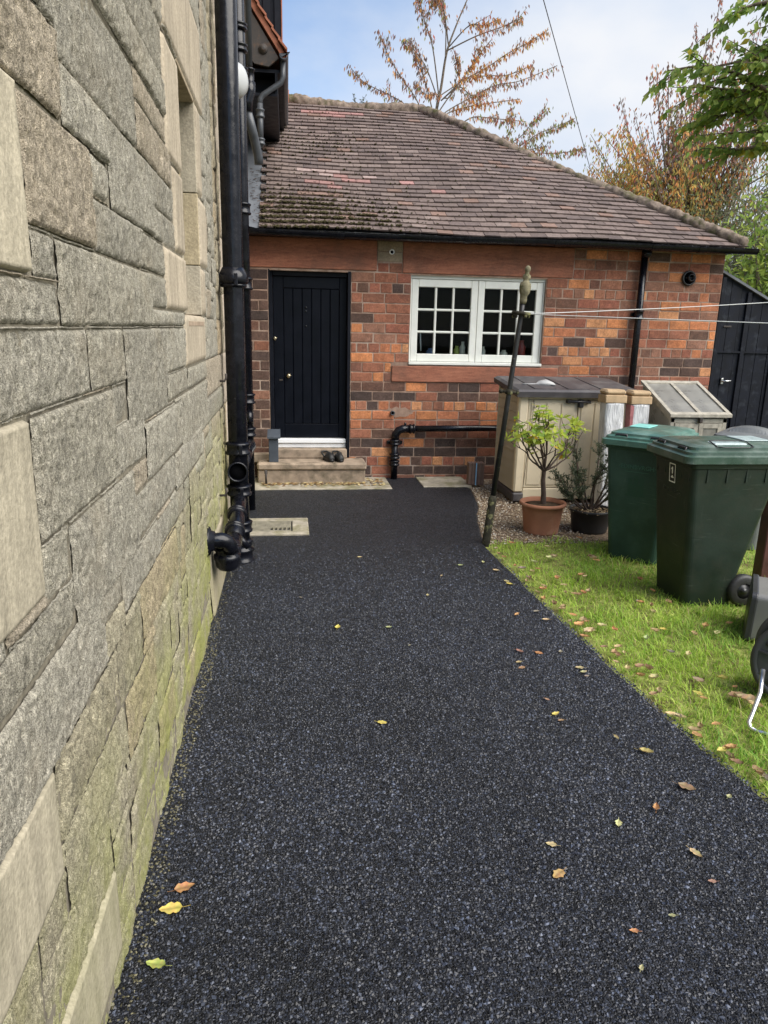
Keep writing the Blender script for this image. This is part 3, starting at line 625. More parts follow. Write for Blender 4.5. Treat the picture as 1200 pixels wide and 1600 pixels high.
# ------------------------------------------------------------------ pipework on the wall corner
def collar(mb, x, y, z, r, h=.085, ax=(0, 0, 1), k=1.0):
    mb.lathe([(r, -.004), (r+.018*k, 0), (r+.021*k, .008), (r+.021*k, .016), (r+.012*k, .022), (r+.012*k, h-.022), (r+.02*k, h-.016), (r+.022*k, h-.006), (r+.012*k, h), (r, h+.006)], (x, y, z), ax, 26)
PX, PY, PR = -.362, 5.2, .068
soil = empty('soil_pipe', (PX, PY, 0), 'thick glossy black cast iron soil stack nearest the camera at the stone wall', 'pipe')
mb = MB(); mb.tube([(PX, PY, z) for z in (.0, 1.5, 3, 5.9)], PR, 28); build('stack', mb, PIPE, soil)
for z, h in ((1.945, .095), (.80, .085), (.50, .075), (.225, .08)):
    mb = MB(); collar(mb, PX, PY, z, PR, h)
    if z > 1.9: mb.box(PX-.1, PX-.055, PY-.05, PY+.05, z+.01, z+.085, b=.008); mb.lathe([(PR+.022, .0), (PR+.036, .02), (PR+.03, .055), (PR+.005, .105)], (PX, PY, z+.02), n=26)
    mb.box(PX+.01, PX+.035, PY-PR-.032, PY-PR-.012, z+.006, z+h-.01, b=.004)
    build('collar', mb, PIPE, soil)
mb = MB()  # open inspection eye
ex, ey, ez = PX-.005, PY-.055, .685
mb.lathe([(.066, .0), (.066, .02), (.072, .035), (.072, .056), (.062, .058), (.058, .03), (.056, .008)], (ex, ey, ez), (.08, -1, .05), 28, capa=False, capb=False)
eye = build('inspection_eye', mb, PIPE, soil)
build('eye_shade_disc', MB().lathe([(.06, 0), (.06, .006)], (ex, ey-.012, ez), (.08, -1, .05), 24), DARK, eye)  # black disc stands in for the shade inside the open eye
mb = MB(); mb.lathe([(PR, 0), (PR+.03, .0), (PR+.032, .02), (PR+.018, .03), (PR+.018, .08), (PR+.03, .09), (PR+.03, .105), (PR+.012, .115), (PR+.012, .15), (PR+.022, .155), (PR+.022, .17), (PR, .18)], (PX, PY, -.01), n=28)
build('base_socket', mb, PIPE, soil)
# gully branch from the wall
br = empty('waste_trap', (-.36, 4.3, 0), 'black iron trap bend coming out of the stone wall low down into the soil stack', 'pipe')
mb = MB(); mb.lathe([(.085, 0), (.082, .012), (.06, .02), (.054, .04)], (XW-.005, 4.03, .50), (1, 0, 0), 24)
pth = [(-.47, 4.03, .50), (-.425, 4.03, .502), (-.39, 4.035, .503), (-.362, 4.045, .492), (-.348, 4.06, .465), (-.346, 4.08, .43)]
mb.tube(pth, .045, 18); build('wall_bend', mb, PIPE, br)
mb = MB(); mb.lathe([(.02, -.075), (.05, -.065), (.068, -.045), (.072, -.01), (.079, .0), (.079, .025), (.068, .03), (.068, .05), (.077, .055), (.077, .075), (.05, .08)], (-.368, 4.13, .362), (0, 0, 1), 24)
mb.tube([(-.366, 4.13, .335), (-.362, 4.24, .335), (-.358, 4.38, .35), (-.356, 4.50, .37)], .056, 18); build('trap_bowl', mb, PIPE, br)
mb = MB(); mb.tube([(-.356, 4.36, .345), (-.352, 4.75, .42), (-.357, 5.02, .455), (-.36, 5.16, .48)], .05, 18)
for t in (.30, .62): 
    p = Vector((-.356, 4.36, .345)).lerp(Vector((-.36, 5.16, .48)), t); collar(mb, p.x, p.y, p.z, .05, .05, (-.06, .93, .27), .8)
mb.tube([(-.33, 4.6, .35), (-.275, 4.62, .28)], .022, 12); build('branch_arm', mb, PIPE, br)
# second stack
QX, QY, QR = -.375, 6.75, .052
s2 = empty('soil_pipe', (QX, QY, 0), 'slimmer ringed black stack half hidden behind the thick soil stack', 'pipe')
build('stack', MB().tube([(QX, QY, 0), (QX, QY, 3), (QX, QY, 5.9)], QR, 22), PIPE, s2)
for z, h in ((4.02, .05), (3.86, .06), (3.70, .05), (2.62, .09), (2.0, .10), (1.0, .09), (.70, .08)):
    mb = MB(); collar(mb, QX, QY, z, QR, h); build('collar', mb, PIPE, s2)
build('branch_arm', MB().tube([(QX+.01, QY-.02, .62), (QX+.02, QY-.25, .64), (QX+.015, QY-.7, .665), (PX+.01, PY+.12, .70)], .058, 18), PIPE, s2)
build('inspection_door', MB().tube([(QX, QY, .93), (QX+.02, QY-.07, .90), (QX+.02, QY-.09, .84)], .035, 14), PIPE, s2)
# slim waste pipe and grey offset
RX, RY = -.315, 7.35
s3 = empty('waste_pipe', (RX, RY, 2.9), 'narrow waste pipe high on the wall ending in a black elbow and grey offset', 'pipe')
build('pipe', MB().tube([(RX, RY, 6.0), (RX, RY, 3.95)], .026, 16), PIPE_GREY, s3)
mb = MB(); collar(mb, RX, RY, 3.80, .026, .13); mb.tube([(RX, RY, 3.82), (RX-.005, RY, 3.74), (RX-.03, RY, 3.66), (RX-.035, RY, 3.58)], .05, 16); build('elbow', mb, PIPE, s3)
build('offset_pipe', MB().tube([(RX-.035, RY, 3.60), (RX+.02, RY+.1, 3.40), (RX+.055, RY+.2, 3.25), (RX+.06, RY+.2, 3.18)], .042, 18), PIPE_GREY, s3)
# eave gutter downpipe
dpv = empty('downpipe', (-.27, 8.1, 3.3), 'thin grey swan neck downpipe dropping from the high eave gutter onto the tiled roof', 'pipe')
mb = MB(); mb.tube([(-.02, 8.1, 4.24), (-.022, 8.1, 4.10), (-.04, 8.1, 4.05), (-.22, 8.1, 3.93), (-.25, 8.1, 3.89), (-.252, 8.1, 3.80)], .027, 14); build('swan_neck', mb, PIPE_GREY, dpv)
mb = MB(); mb.tube([(-.252, 8.1, 3.85), (-.254, 8.1, 3.45)], .03, 14); collar(mb, -.252, 8.1, 3.72, .03, .08, k=.7); collar(mb, -.253, 8.1, 3.47, .03, .06, k=.7); build('pipe', mb, PIPE_GREY, dpv)
# opal bulkhead lamp between the pipes
lm = empty('wall_lamp', (-.36, 5.9, 3.4), 'pale grey domed outdoor lamp showing between the two black stacks, unlit', 'lamp')
build('lamp_shade', MB().lathe([(.02, .045), (.06, .038), (.10, .02), (.122, -.02), (.125, -.06), (.12, -.075)], (-.335, 5.92, 3.42), (.85, -.5, 0), 28), LAMPG, lm)
build('lamp_base', MB().lathe([(.128, -.075), (.128, -.10), (.10, -.10)], (-.335, 5.92, 3.42), (.85, -.5, 0), 28), BLKP, lm)
for (y, z) in ((5.0, 1.33), (4.75, .60)):
    o = build('wall_hook', MB().tube([(XW-.02, y, z), (XW+.035, y, z), (XW+.045, y, z+.02), (XW+.045, y, z+.05)], .008, 8), IRON); tag(o, 'small black iron hook driven into the wall '+('beside the upper part of the soil stack' if z > 1 else 'above the low trap bend'), 'hook')

# ================================================================== BRICK EXTENSION
house = empty('brick_house', (2.3, D, 0), 'low red brick outbuilding with tiled hipped roof, black door and white window', 'house')
XL, XR = -.44, 5.02
DO = (-.205, .69, .235, 2.275); WO = (1.352, 2.90, 1.315, 2.245)
BLK = [(-.46, .975, 2.295, 2.70), (.975, 1.25, 2.39, 2.70), (1.25, 3.205, 2.283, 2.61), (1.153, 3.112, 1.106, 1.292), DO, (WO[0], WO[1], WO[2]-.03, WO[3]+.04)]
def bricks():
    mb = MB(); rng = random.Random(4); g = .107
    k0 = -11
    for k in range(k0, 15):
        z0, z1 = 1.106+g*k, 1.106+g*(k+1); zc = (z0+z1)/2
        iv = [(XL, XR)]
        for b_ in BLK:
            if b_[2] < zc < b_[3]:
                nv = []
                for a, e in iv:
                    if b_[1] <= a or b_[0] >= e: nv.append((a, e)); continue
                    if b_[0]-a > .03: nv.append((a, b_[0]))
                    if e-b_[1] > .03: nv.append((b_[1], e))
                iv = nv
        header = (k % 6 == 3); ln = .128 if header else .252
        for a, e in iv:
            x = a; first = True
            while x < e-.001:
                w_ = ln*rng.uniform(.97, 1.03)
                if first: w_ = ln if (k % 2 == 0) else ln*.52; first = False
                if rng.random() < .09 and not header: w_ *= .5
                if e-(x+w_) < .07: w_ = e-x if e-x < .31 else (e-x)/2
                w_ = min(w_, e-x); xc = x+w_/2
                # colour by zone: engineering-dark at the left and in low bands, orange in patches
                dark, orange = .12, .12
                if xc < -.2: dark, orange = .95, .02
                if .7 < xc < 1.4 and zc > 1.5: dark, orange = .10, .06
                if .7 < xc < 1.4 and 1.1 < zc < 1.5: dark, orange = .08, .45
                if .9 < zc < 1.11 and xc < 2.6: dark, orange = .72, .04
                if .73 < zc < .9 and xc > .6: dark, orange = .06, .62
                if .5 < zc < .73 and xc > .6: dark, orange = .2, .4
                if zc < .5 and xc > .6: dark, orange = .45, .15
                if xc > 2.9 and 1.3 < zc < 2.0: dark, orange = .16, .36
                if xc > 3.9 and zc < 1.5: dark, orange = .4, .12
                if xc > 4.3 and 1.8 < zc < 2.1: dark, orange = .05, .6
                t = rng.random()
                if t < dark and (xc < -.2 or .9 < zc < 1.11 or zc < .5): c = rng.choice([(.066, .047, .041), (.082, .055, .046), (.10, .062, .049), (.13, .072, .054)])
                elif t < dark: c = rng.choice([(.095, .060, .048), (.12, .070, .052), (.14, .075, .054), (.085, .058, .050)])
                elif t < dark+orange: c = rng.choice([(.50, .20, .085), (.46, .175, .08), (.42, .16, .08), (.52, .25, .12)])
                else: c = rng.choice([(.24, .098, .064), (.28, .115, .072), (.21, .095, .063), (.30, .135, .085), (.23, .12, .083), (.26, .098, .066), (.18, .086, .062)])
                f = rng.uniform(.88, 1.12); c = (c[0]*f, c[1]*f, c[2]*f)
                j = .0045; zo = rng.uniform(-.0015, .0015); fr = rng.uniform(-.002, .0025)
                nv0 = len(mb.v); mb.box(x+j, x+w_-j, D-.002+fr, D+.06, z0+j+zo, z1-j+zo, c, b=.006)
                mb.v[nv0:] = [(p[0]+rng.uniform(-.003, .003), p[1]+(rng.uniform(-.0015, .0015) if p[1] < D+.02 else 0), p[2]+rng.uniform(-.003, .003)) for p in mb.v[nv0:]]
                x += w_
    return mb
build('wall', bricks(), BRICK, house)
mb = MB()  # mortar core with the openings left out
y0, y1 = D+.0025, D+.22
def core(x0, x1, z0, z1): mb.box(x0, x1, y0, y1, z0, z1)
core(XL, DO[0], -.08, 2.62); core(DO[0], DO[1], 2.275, 2.62); core(DO[0], DO[1], -.08, .24); core(DO[1], WO[0], -.08, 2.62)
core(WO[0], WO[1], -.08, 1.30); core(WO[0], WO[1], 2.27, 2.62); core(WO[1], XR-.004, -.08, 2.62)
mb.box(XR-.18, XR-.005, y1, 13.9, -.08, 2.62); mb.box(XL, XR, 13.9, 14.1, -.08, 2.62)
build('mortar', mb, MORTAR_B, house)
# a moulded bed under the eaves, dark board between lintels and gutter
build('fascia', MB().box(XL, XR+.09, D-.16, D-.005, 2.615, 2.70, b=.004).box(XR-.09, XR+.09, D-.16, 14, 2.616, 2.699), BLACKWOOD, house)
build('lintel', MB().box(-.455, .968, D-.012, D+.2, 2.299, 2.612, b=.007), REDSTONE, house)
build('lintel', MB().box(1.254, 3.20, D-.012, D+.2, 2.287, 2.612, b=.007), REDSTONE, house)
build('stone_block', MB().box(.974, 1.249, D-.006, D+.05, 2.402, 2.50, (.30, .24, .17), b=.006).box(.974, 1.249, D-.008, D+.05, 2.504, 2.612, (.27, .215, .15), b=.006), ASHLAR, house)
build('window_sill', MB().box(1.157, 3.108, D-.018, D+.1, 1.110, 1.289, b=.007), REDSTONE, house)
# overflow pipe ends and patch
for (x, z, m, r) in ((1.128, 2.498, UPVC, .028), (1.178, .758, PIPE_GREY, .026)):
    mb = MB(); mb.lathe([(r, .02), (r, -.04), (r*.66, -.04), (r*.62, .0)], (x, D, z), (0, 1, 0), 18, capa=False, capb=True)
    o = build('overflow_pipe', mb, m, house); build('bore', MB().lathe([(r*.63, 0), (r*.6, .004)], (x, D-.012, z), (0, 1, 0), 16), DARK, o)
mb = MB(); random.seed(5)
n = 22; ring = [(1.245+(.17+.03*math.sin(i*2.1))*math.cos(2*math.pi*i/n), D-.0035, .765+(.055+.014*math.sin(i*3.3))*math.sin(2*math.pi*i/n)) for i in range(n)]
mb.loft([[(p[0], D+.02, p[2]) for p in ring], ring], (1, 1, 1)); build('mortar_patch', mb, MORTAR_B, house)
# flue vent
mb = MB(); mb.lathe([(.085, .0), (.085, -.02), (.07, -.035), (.066, -.02), (.06, .0)], (4.59, D-.004, 2.33), (0, 1, 0), 26, capb=False); vt = build('flue_vent', mb, BLKP, house)
mb = MB(); mb.lathe([(.062, 0), (.062, .004)], (4.59, D-.006, 2.33), (0, 1, 0), 24); build('vent_back', mb, DARK, vt)
mb = MB(); mb.lathe([(.045, .0), (.045, -.06), (.036, -.07), (.03, -.07), (.03, -.03)], (4.595, D-.005, 2.335), (0, 1, 0), 20); mb.box(4.535, 4.655, D-.045, D-.03, 2.325, 2.34, b=.002); build('vent_nozzle', mb, PIPE, vt)
# door
DY = D+.11
fr = build('door_frame', MB().box(DO[0], DO[0]+.045, DY-.03, DY+.06, .405, 2.28, b=.004).box(DO[1]-.035, DO[1], DY-.03, DY+.06, .405, 2.28, b=.004).box(DO[0]+.045, DO[1]-.035, DY-.028, DY+.06, 2.225, 2.28, b=.004), BLACKWOOD, house)
door = MB(); xs0, xs1, zs0, zs1 = DO[0]+.048, DO[1]-.038, .452, 2.222
door.box(xs0, xs0+.11, DY, DY+.045, zs0, zs1, b=.004); door.box(xs1-.08, xs1, DY, DY+.045, zs0, zs1, b=.004)
door.box(xs0+.111, xs1-.081, DY+.001, DY+.045, zs1-.12, zs1, b=.004); door.box(xs0+.111, xs1-.081, DY+.001, DY+.045, zs0, zs0+.16, b=.004)
npl = 6; pw = (xs1-.081-xs0-.111)/npl
for i in range(npl): door.box(xs0+.111+i*pw+.0015, xs0+.111+(i+1)*pw-.0015, DY+.008, DY+.04, zs0+.161, zs1-.121, b=.006)
door.box(xs0+.111, xs1-.081, DY+.03, DY+.043, zs0+.16, zs1-.12)
dr = build('door', door, DOORP, house)
hd = MB(); hd.lathe([(.026, 0), (.026, -.006), (.012, -.01), (.012, -.035), (.024, -.045), (.026, -.058), (.014, -.066)], (xs0+.16, DY-.0, 1.155), (0, 1, 0), 18); build('knob', hd, CHROME, dr)
build('lock', MB().lathe([(.02, 0), (.02, -.01), (.012, -.014)], (xs0+.015, DY-.03, 1.56), (0, 1, 0), 16), CHROME, dr)
build('keyhole_plate', MB().box(xs0+.055, xs0+.095, DY-.006, DY+.001, 1.095, 1.115, b=.002), IRON, dr)
for z in (1.90, 1.86, 1.70): build('screw_plug', MB().lathe([(.011, 0), (.011, -.004)], (xs0+.36, DY+.006, z), (0, 1, 0), 10), SCUFF, dr)
build('threshold', MB().box(DO[0]+.05, DO[1]-.04, DY-.075, DY+.06, .40, .448, b=.006).box(DO[0]+.05, DO[1]-.04, DY-.05, DY+.06, .345, .396, b=.004), UPVC, house)
build('door_reveal', MB().box(DO[1]-.033, DO[1]-.004, D-.004, DY-.031, .24, 2.285).box(DO[0]+.004, DO[0]+.016, D-.002, DY-.031, .40, 2.285), BLACKWOOD, house)
st = MB(); st.box(-.35, .855, 7.86, D+.0, .155, .235, b=.018); st.box(-.345, .845, 7.885, D-.004, .0, .154, b=.012); st.box(DO[0]+.02, DO[1]-.034, D-.045, DY+.05, .236, .343, b=.01)
st.box(-.455, DO[0], D-.10, D+.0, .20, .30, b=.01)
build('doorstep', st, STEPST, house)
# window: two casements, twelve... nine panes at the left, nine at the right
WY = D+.045
def casement(x0, x1, name):
    f = MB(); z0, z1 = WO[2]+.025, WO[3]-.01; s_ = .075
    f.box(x0, x0+s_, WY, WY+.05, z0, z1, b=.006); f.box(x1-s_, x1, WY, WY+.05, z0, z1, b=.006)
    f.box(x0+s_, x1-s_, WY+.001, WY+.05, z0, z0+.085, b=.006); f.box(x0+s_, x1-s_, WY+.001, WY+.05, z1-.085, z1, b=.006)
    ix0, ix1, iz0, iz1 = x0+s_, x1-s_, z0+.085, z1-.085
    for i in (1, 2):
        xc = lerp(ix0, ix1, i/3); f.box(xc-.013, xc+.013, WY+.010, WY+.045, iz0, iz1, b=.007)
        zc = lerp(iz0, iz1, i/3); f.box(ix0, ix1, WY+.012, WY+.043, zc-.013, zc+.013, b=.007)
    return f, (ix0, ix1, iz0, iz1)
win = build('window_frame', MB().box(WO[0], WO[1], WY-.012, WY+.07, WO[3]-.008, WO[3]+.03, b=.004).box(WO[0]-.005, WO[1]+.005, WY-.065, WY+.07, WO[2]-.012, WO[2]+.022, b=.006).box(WO[0], WO[0]+.018, WY-.005, WY+.07, WO[2]+.022, WO[3]-.008, b=.004).box(WO[1]-.018, WO[1], WY-.005, WY+.07, WO[2]+.022, WO[3]-.008, b=.004), WHITEP, house)
xm = (WO[0]+WO[1])/2
for x0, x1 in ((WO[0]+.02, xm-.002), (xm+.002, WO[1]-.02)):
    f, q = casement(x0, x1, 'c'); cs = build('casement', f, WHITEP, win)
    build('pane', MB().box(q[0], q[1], WY+.026, WY+.030, q[2], q[3]), GLASS, cs)
build('gap_shade_strip', MB().box(WO[0]-.003, WO[1]+.003, D+.03, D+.09, WO[2]-.03, WO[2]-.013), DARK, house)  # black strip stands in for the shade under the window frame
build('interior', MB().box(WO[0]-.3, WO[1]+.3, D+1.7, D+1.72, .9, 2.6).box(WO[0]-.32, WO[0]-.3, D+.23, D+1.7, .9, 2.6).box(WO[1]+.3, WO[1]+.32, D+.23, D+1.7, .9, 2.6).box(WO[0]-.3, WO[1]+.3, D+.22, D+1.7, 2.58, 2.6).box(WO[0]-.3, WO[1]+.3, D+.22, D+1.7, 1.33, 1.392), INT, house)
# things on the inner sill
def jar(x, y, z, r, h, m, label, name='jar', cat='jar'):
    o = build(name, MB().lathe([(r*.9, 0), (r, .01), (r, h*.62), (r*.55, h*.78), (r*.5, h*.95), (r*.6, h)], (x, y, z), n=16), m); return tag(o, label, cat)
SY = D+.17
C1 = simple('blue_label', (.14, .22, .42), .4); C2 = simple('red_label', (.40, .06, .05), .4); C3 = simple('yellow_green_label', (.5, .55, .12), .4); C4 = simple('cream_label', (.75, .72, .62), .4)
jar(2.005, SY, 1.395, .035, .17, C4, 'cream bottle behind the bottom right pane of the left casement', 'bottle', 'bottle')
jar(1.95, SY+.05, 1.395, .04, .12, C3, 'yellow green jar behind the bottom right pane of the left casement')
jar(1.63, SY+.02, 1.395, .05, .09, C1, 'short blue jar behind the bottom middle pane of the left casement')
jar(2.25, SY, 1.395, .03, .12, C4, 'small cream jar behind the bottom left pane of the right casement')
jar(2.50, SY, 1.395, .045, .085, C4, 'squat cream tub behind the bottom middle pane of the right casement', 'tub', 'tub')
jar(2.72, SY+.03, 1.395, .05, .20, C2, 'dark red bottle behind the bottom right pane of the right casement', 'bottle', 'bottle')
tag(build('blind_wand', MB().tube([(1.50, SY-.02, 1.66), (1.512, SY-.02, 1.45)], .008, 8), UPVC), 'thin white wand hanging behind the bottom left pane of the left casement', 'blind wand')
# roof
EY, EZ, RY_, RZ = D-.22, 2.655, 11.22, 4.735
sl = math.hypot(RY_-EY, RZ-EZ); dyn, dzn = (RY_-EY)/sl, (RZ-EZ)/sl; nrm = (0, -dzn, dyn)
HX = 5.13
def hipx(s): return HX-s*dyn
def sag(x, s): return -.03*math.sin(min(1, s/sl)*math.pi)*(.5+.5*math.sin(x*1.1+1))+.012*math.sin(x*2.3+s*1.7)-.05*math.exp(-((x-.9)/1.4)**2)*max(0, s/sl-.6)*2
def rp(x, s, h): 
    h = h+sag(x, s); return (x, EY+s*dyn+nrm[1]*h, EZ+s*dzn+nrm[2]*h)
def tiles():
    mb = MB(); rng = random.Random(9); g = .1145; nr = int(sl/g); tw = .172
    pink = {}
    marks = [((.20, 1.02), 3.42), ((.48, .88), 3.30), ((.50, .80), 1.33), ((.42, .95), 1.22), ((.25, .60), 1.12), ((.30, .62), 1.02), ((1.32, 1.55), 1.30), ((1.62, 1.80), 1.02)]
    for r in range(nr+1):
        s0 = r*g; x = -.29+(.5*tw if r % 2 else 0)-.02; rowj = rng.uniform(-.004, .004); off = rng.uniform(-.02, .02)
        xe = hipx(s0)
        while x < xe-.02:
            x1 = min(x+tw, xe); j = rng.uniform(-.006, .006)+rowj; lift = rng.uniform(.003, .011); a = max(x, -.285)
            if x1-a < .03: x += tw; continue
            t = rng.random(); c = (.142, .108, .096) if t < .5 else (.115, .088, .080) if t < .78 else (.178, .138, .122) if t < .95 else (.19, .125, .10)
            f = rng.uniform(.86, 1.14); c = tuple(v*f for v in c)
            for (ma, ms) in marks:
                if abs(s0-ms) < g*.5 and ma[0] < (a+x1)/2 < ma[1] and rng.random() < .85: c = rng.choice([(.28, .155, .14), (.31, .175, .16), (.25, .145, .13)])
            if abs(s0-1.47) < g and .0 < a < .9 and rng.random() < .7: c = (.29, .22, .20)
            sa, sb = s0+j, s0+g+.045; th = .014; hb = .002; xb = min(x1, hipx(sb)+.0)
            xb = max(xb, a+.005); gp = .0025; sk = rng.uniform(-.003, .003)
            P = [rp(a+gp, sa+sk, .018+lift), rp(x1-gp, sa-sk, .018+lift+rng.uniform(-.002, .002)), rp(xb-gp, sb, hb), rp(a+gp, sb, hb),
                 rp(a+gp, sa+sk, .018+lift+th), rp(x1-gp, sa-sk, .018+lift+th), rp(xb-gp, sb, hb+th), rp(a+gp, sb, hb+th)]
            mb.add(P, [(0, 1, 5, 4), (1, 2, 6, 5), (3, 0, 4, 7), (4, 5, 6, 7), (2, 3, 7, 6), (3, 2, 1, 0)], c)
            x += tw
    return mb
roof = build('roof', tiles(), TILE, house)
mb = MB()  # under-slope, rear slope, hip end
def und(h): return [rp(-.42, 0, h), rp(HX, 0, h), rp(hipx(sl), sl, h), rp(-.42, sl, h)]
mb.add(und(-.012), [(0, 1, 2, 3)])
RB_ = (hipx(sl), RY_, RZ); mb.add([(HX, EY, EZ-.01), (HX, 2*RY_-EY, EZ-.01), (RB_[0], RB_[1], RZ-.01)], [(0, 1, 2)]); mb.add([(-.45, 2*RY_-EY, EZ), (HX, 2*RY_-EY, EZ), (RB_[0], RY_, RZ), (-.45, RY_, RZ)], [(3, 2, 1, 0)])
build('roof_bed', mb, TILE, roof)
# ridge and hip cappings bedded in crumbling mortar
def capping(p0, p1, r, seg, name, m):
    p0, p1 = Vector(p0), Vector(p1); n = int((p1-p0).length/.022); path, R = [], []
    for i in range(n+1):
        t = i/n; p = p0.lerp(p1, t); s_ = (p-p0).length/seg; ph = s_-math.floor(s_)
        path.append(p+Vector((0, 0, .012*math.sin(t*9)-.03*math.sin(t*math.pi))))
        R.append(r*(1.08-.12*ph+.10*float(vnoise(np.array([t*n*.5]), 2.2, 1)[0])))
    mb = MB(); mb.tube(path, R, 20)
    V = np.array(mb.v); V += .018*np.stack([fbm(V[:, 0]*9, V[:, 1]*9, V[:, 2]*9, 4, k) for k in (1, 2, 3)], -1)+.016*np.stack([fbm(V[:, 0]*34, V[:, 1]*34, V[:, 2]*34, 3, k+9) for k in (1, 2, 3)], -1); mb.v = [tuple(v) for v in V]
    return build(name, mb, m, roof)
capping((-.2, RY_, RZ+.0), (1.95, RY_, RZ-.03), .085, .33, 'ridge_capping', RIDGE)
hp0, hp1 = Vector((hipx(sl), RY_, RZ-.0)), Vector((HX-.02, EY+.02, EZ+.035))
capping(hp0, hp1, .072, .36, 'hip_capping', RIDGE)
build('ridge_end', MB().tube([(-.44, RY_, RZ+.03), (.05, RY_, RZ+.025)], .11, 14), CLAYRED, roof)
mb = MB()
for i in range(1900):
    zone = random.random()
    if zone < .62: x = -.27+abs(random.gauss(0, .75)); s_ = abs(random.gauss(.32, .33))
    elif zone < .75: x = random.gauss(.35, .35); s_ = random.gauss(2.35, .25)
    else: x = ran(-.27, 4.2); s_ = ran(.05, 3.6)
    if x > hipx(s_)-.05 or x < -.28 or s_ < 0: continue
    if x > 1.6 and random.random() < .5: continue
    p = rp(x, round(s_/.1145)*.1145-.004+ran(0, .02), .036); r = ran(.008, .032 if zone < .62 and s_ < .7 and x < 1.2 else .02)
    rock(mb, p[0], p[1], p[2], r, (1, 1, 1))
tag(build('moss', mb, MOSS, roof), kind='stuff')
mb = MB()
for i in range(700):
    x = -.27+abs(random.gauss(0, .6)); s_ = abs(random.gauss(.4, .4))
    if i < 60: x = ran(-.40, -.30); s_ = ran(.1, 1.5)
    p = rp(x, s_, .042); a = ran(0, 6.3); l = ran(.015, .05); q = Vector((math.cos(a), math.sin(a)*.6, .25*math.sin(a)))*l
    mb.tube([Vector(p), Vector(p)+q], .0028, 4, cap=False, smooth=False)
tag(build('twig_litter', mb, TWIG, roof), kind='stuff')
# lead gutter against the stone wall
build('lead_flashing', MB().add([rp(-.455, .0, .05), rp(-.28, .0, .012), rp(-.28, sl, .012), rp(-.455, sl, .05)], [(0, 1, 2, 3)]).add([rp(-.452, .0, .05), rp(-.452, sl, .05), rp(-.452, sl, .25), rp(-.452, .0, .25)], [(0, 1, 2, 3)]), LEAD, roof)
# eaves gutter with brackets
mb = MB(); GX0, GX1, GY, GZ = -.44, 5.22, EY-.045, EZ-.005
pr = [(.055*math.cos(a), .060*math.sin(a)) for a in np.linspace(math.pi, 2*math.pi, 12)]
def gz(x): return -.006*math.sin(x*1.6)
rings = []
for x in np.linspace(GX0, GX1, 24): rings.append([(x, GY+p, GZ+q+gz(x)) for p, q in pr]+[(x, GY+p*.86, GZ+q*.86+gz(x)) for p, q in pr[::-1]])
mb.loft(rings, smooth=False); gut = build('gutter', mb, PIPE, house)
for x in (.55, 1.9, 2.9, 4.0, 4.55):
    mb = MB(); mb.loft([[(x+dx_, GY+p*1.1, GZ+q*1.1+gz(x)) for p, q in pr]+[(x+dx_, GY+p*.98, GZ+q*.98+gz(x)) for p, q in pr[::-1]] for dx_ in (-.04, .04)]); build('gutter_joint', mb, PIPE, gut)
# downpipe at the right
dp = empty('downpipe', (4.0, D-.07, 0), 'straight black downpipe fixed to the brick wall right of the window', 'pipe')
build('pipe', MB().tube([(4.0, D-.07, .02), (4.0, D-.07, 1.75), (4.0, D-.07, 2.62)], .038, 20), PIPE, dp)
for z in (1.86, .5):
    mb = MB(); collar(mb, 4.0, D-.07, z, .038, .10); mb.box(3.93, 4.07, D-.03, D-.004, z+.03, z+.07, b=.004); build('collar', mb, PIPE, dp)
build('outlet', MB().lathe([(.04, 0), (.05, .02), (.055, .08)], (4.0, D-.12, 2.53), n=18), PIPE, dp)
# waste pipe low on the wall
wp = empty('waste_pipe', (1.22, D-.09, 0), 'black cast waste pipe running low along the brick wall then bending down into the ground', 'pipe')
WYp = D-.075; zz = .585
build('pipe', MB().tube([(1.33, WYp, zz), (2.0, WYp, zz+.008), (2.6, WYp, zz+.014)], .036, 18), PIPE, wp)
build('bend', MB().tube([(1.36, WYp, zz), (1.29, WYp, zz-.002), (1.245, WYp, zz-.02), (1.215, WYp, zz-.06), (1.205, WYp, zz-.12)], .046, 18), PIPE, wp)
build('down_leg', MB().tube([(1.205, WYp, .5), (1.205, WYp, .0)], .038, 18), PIPE, wp)
for z in (.40, .24, .16): 
    mb = MB(); collar(mb, 1.205, WYp, z, .040, .06); build('collar', mb, PIPE, wp)
mb = MB(); collar(mb, 1.37, WYp, zz, .036, .06, (1, 0, 0)); mb.lathe([(.014, 0), (.014, .03)], (1.32, WYp, zz+.04), n=10); build('socket', mb, PIPE, wp); build('wall_bracket', MB().box(1.12, 1.30, D-.03, D-.006, .40, .44, b=.004), PIPE, wp)
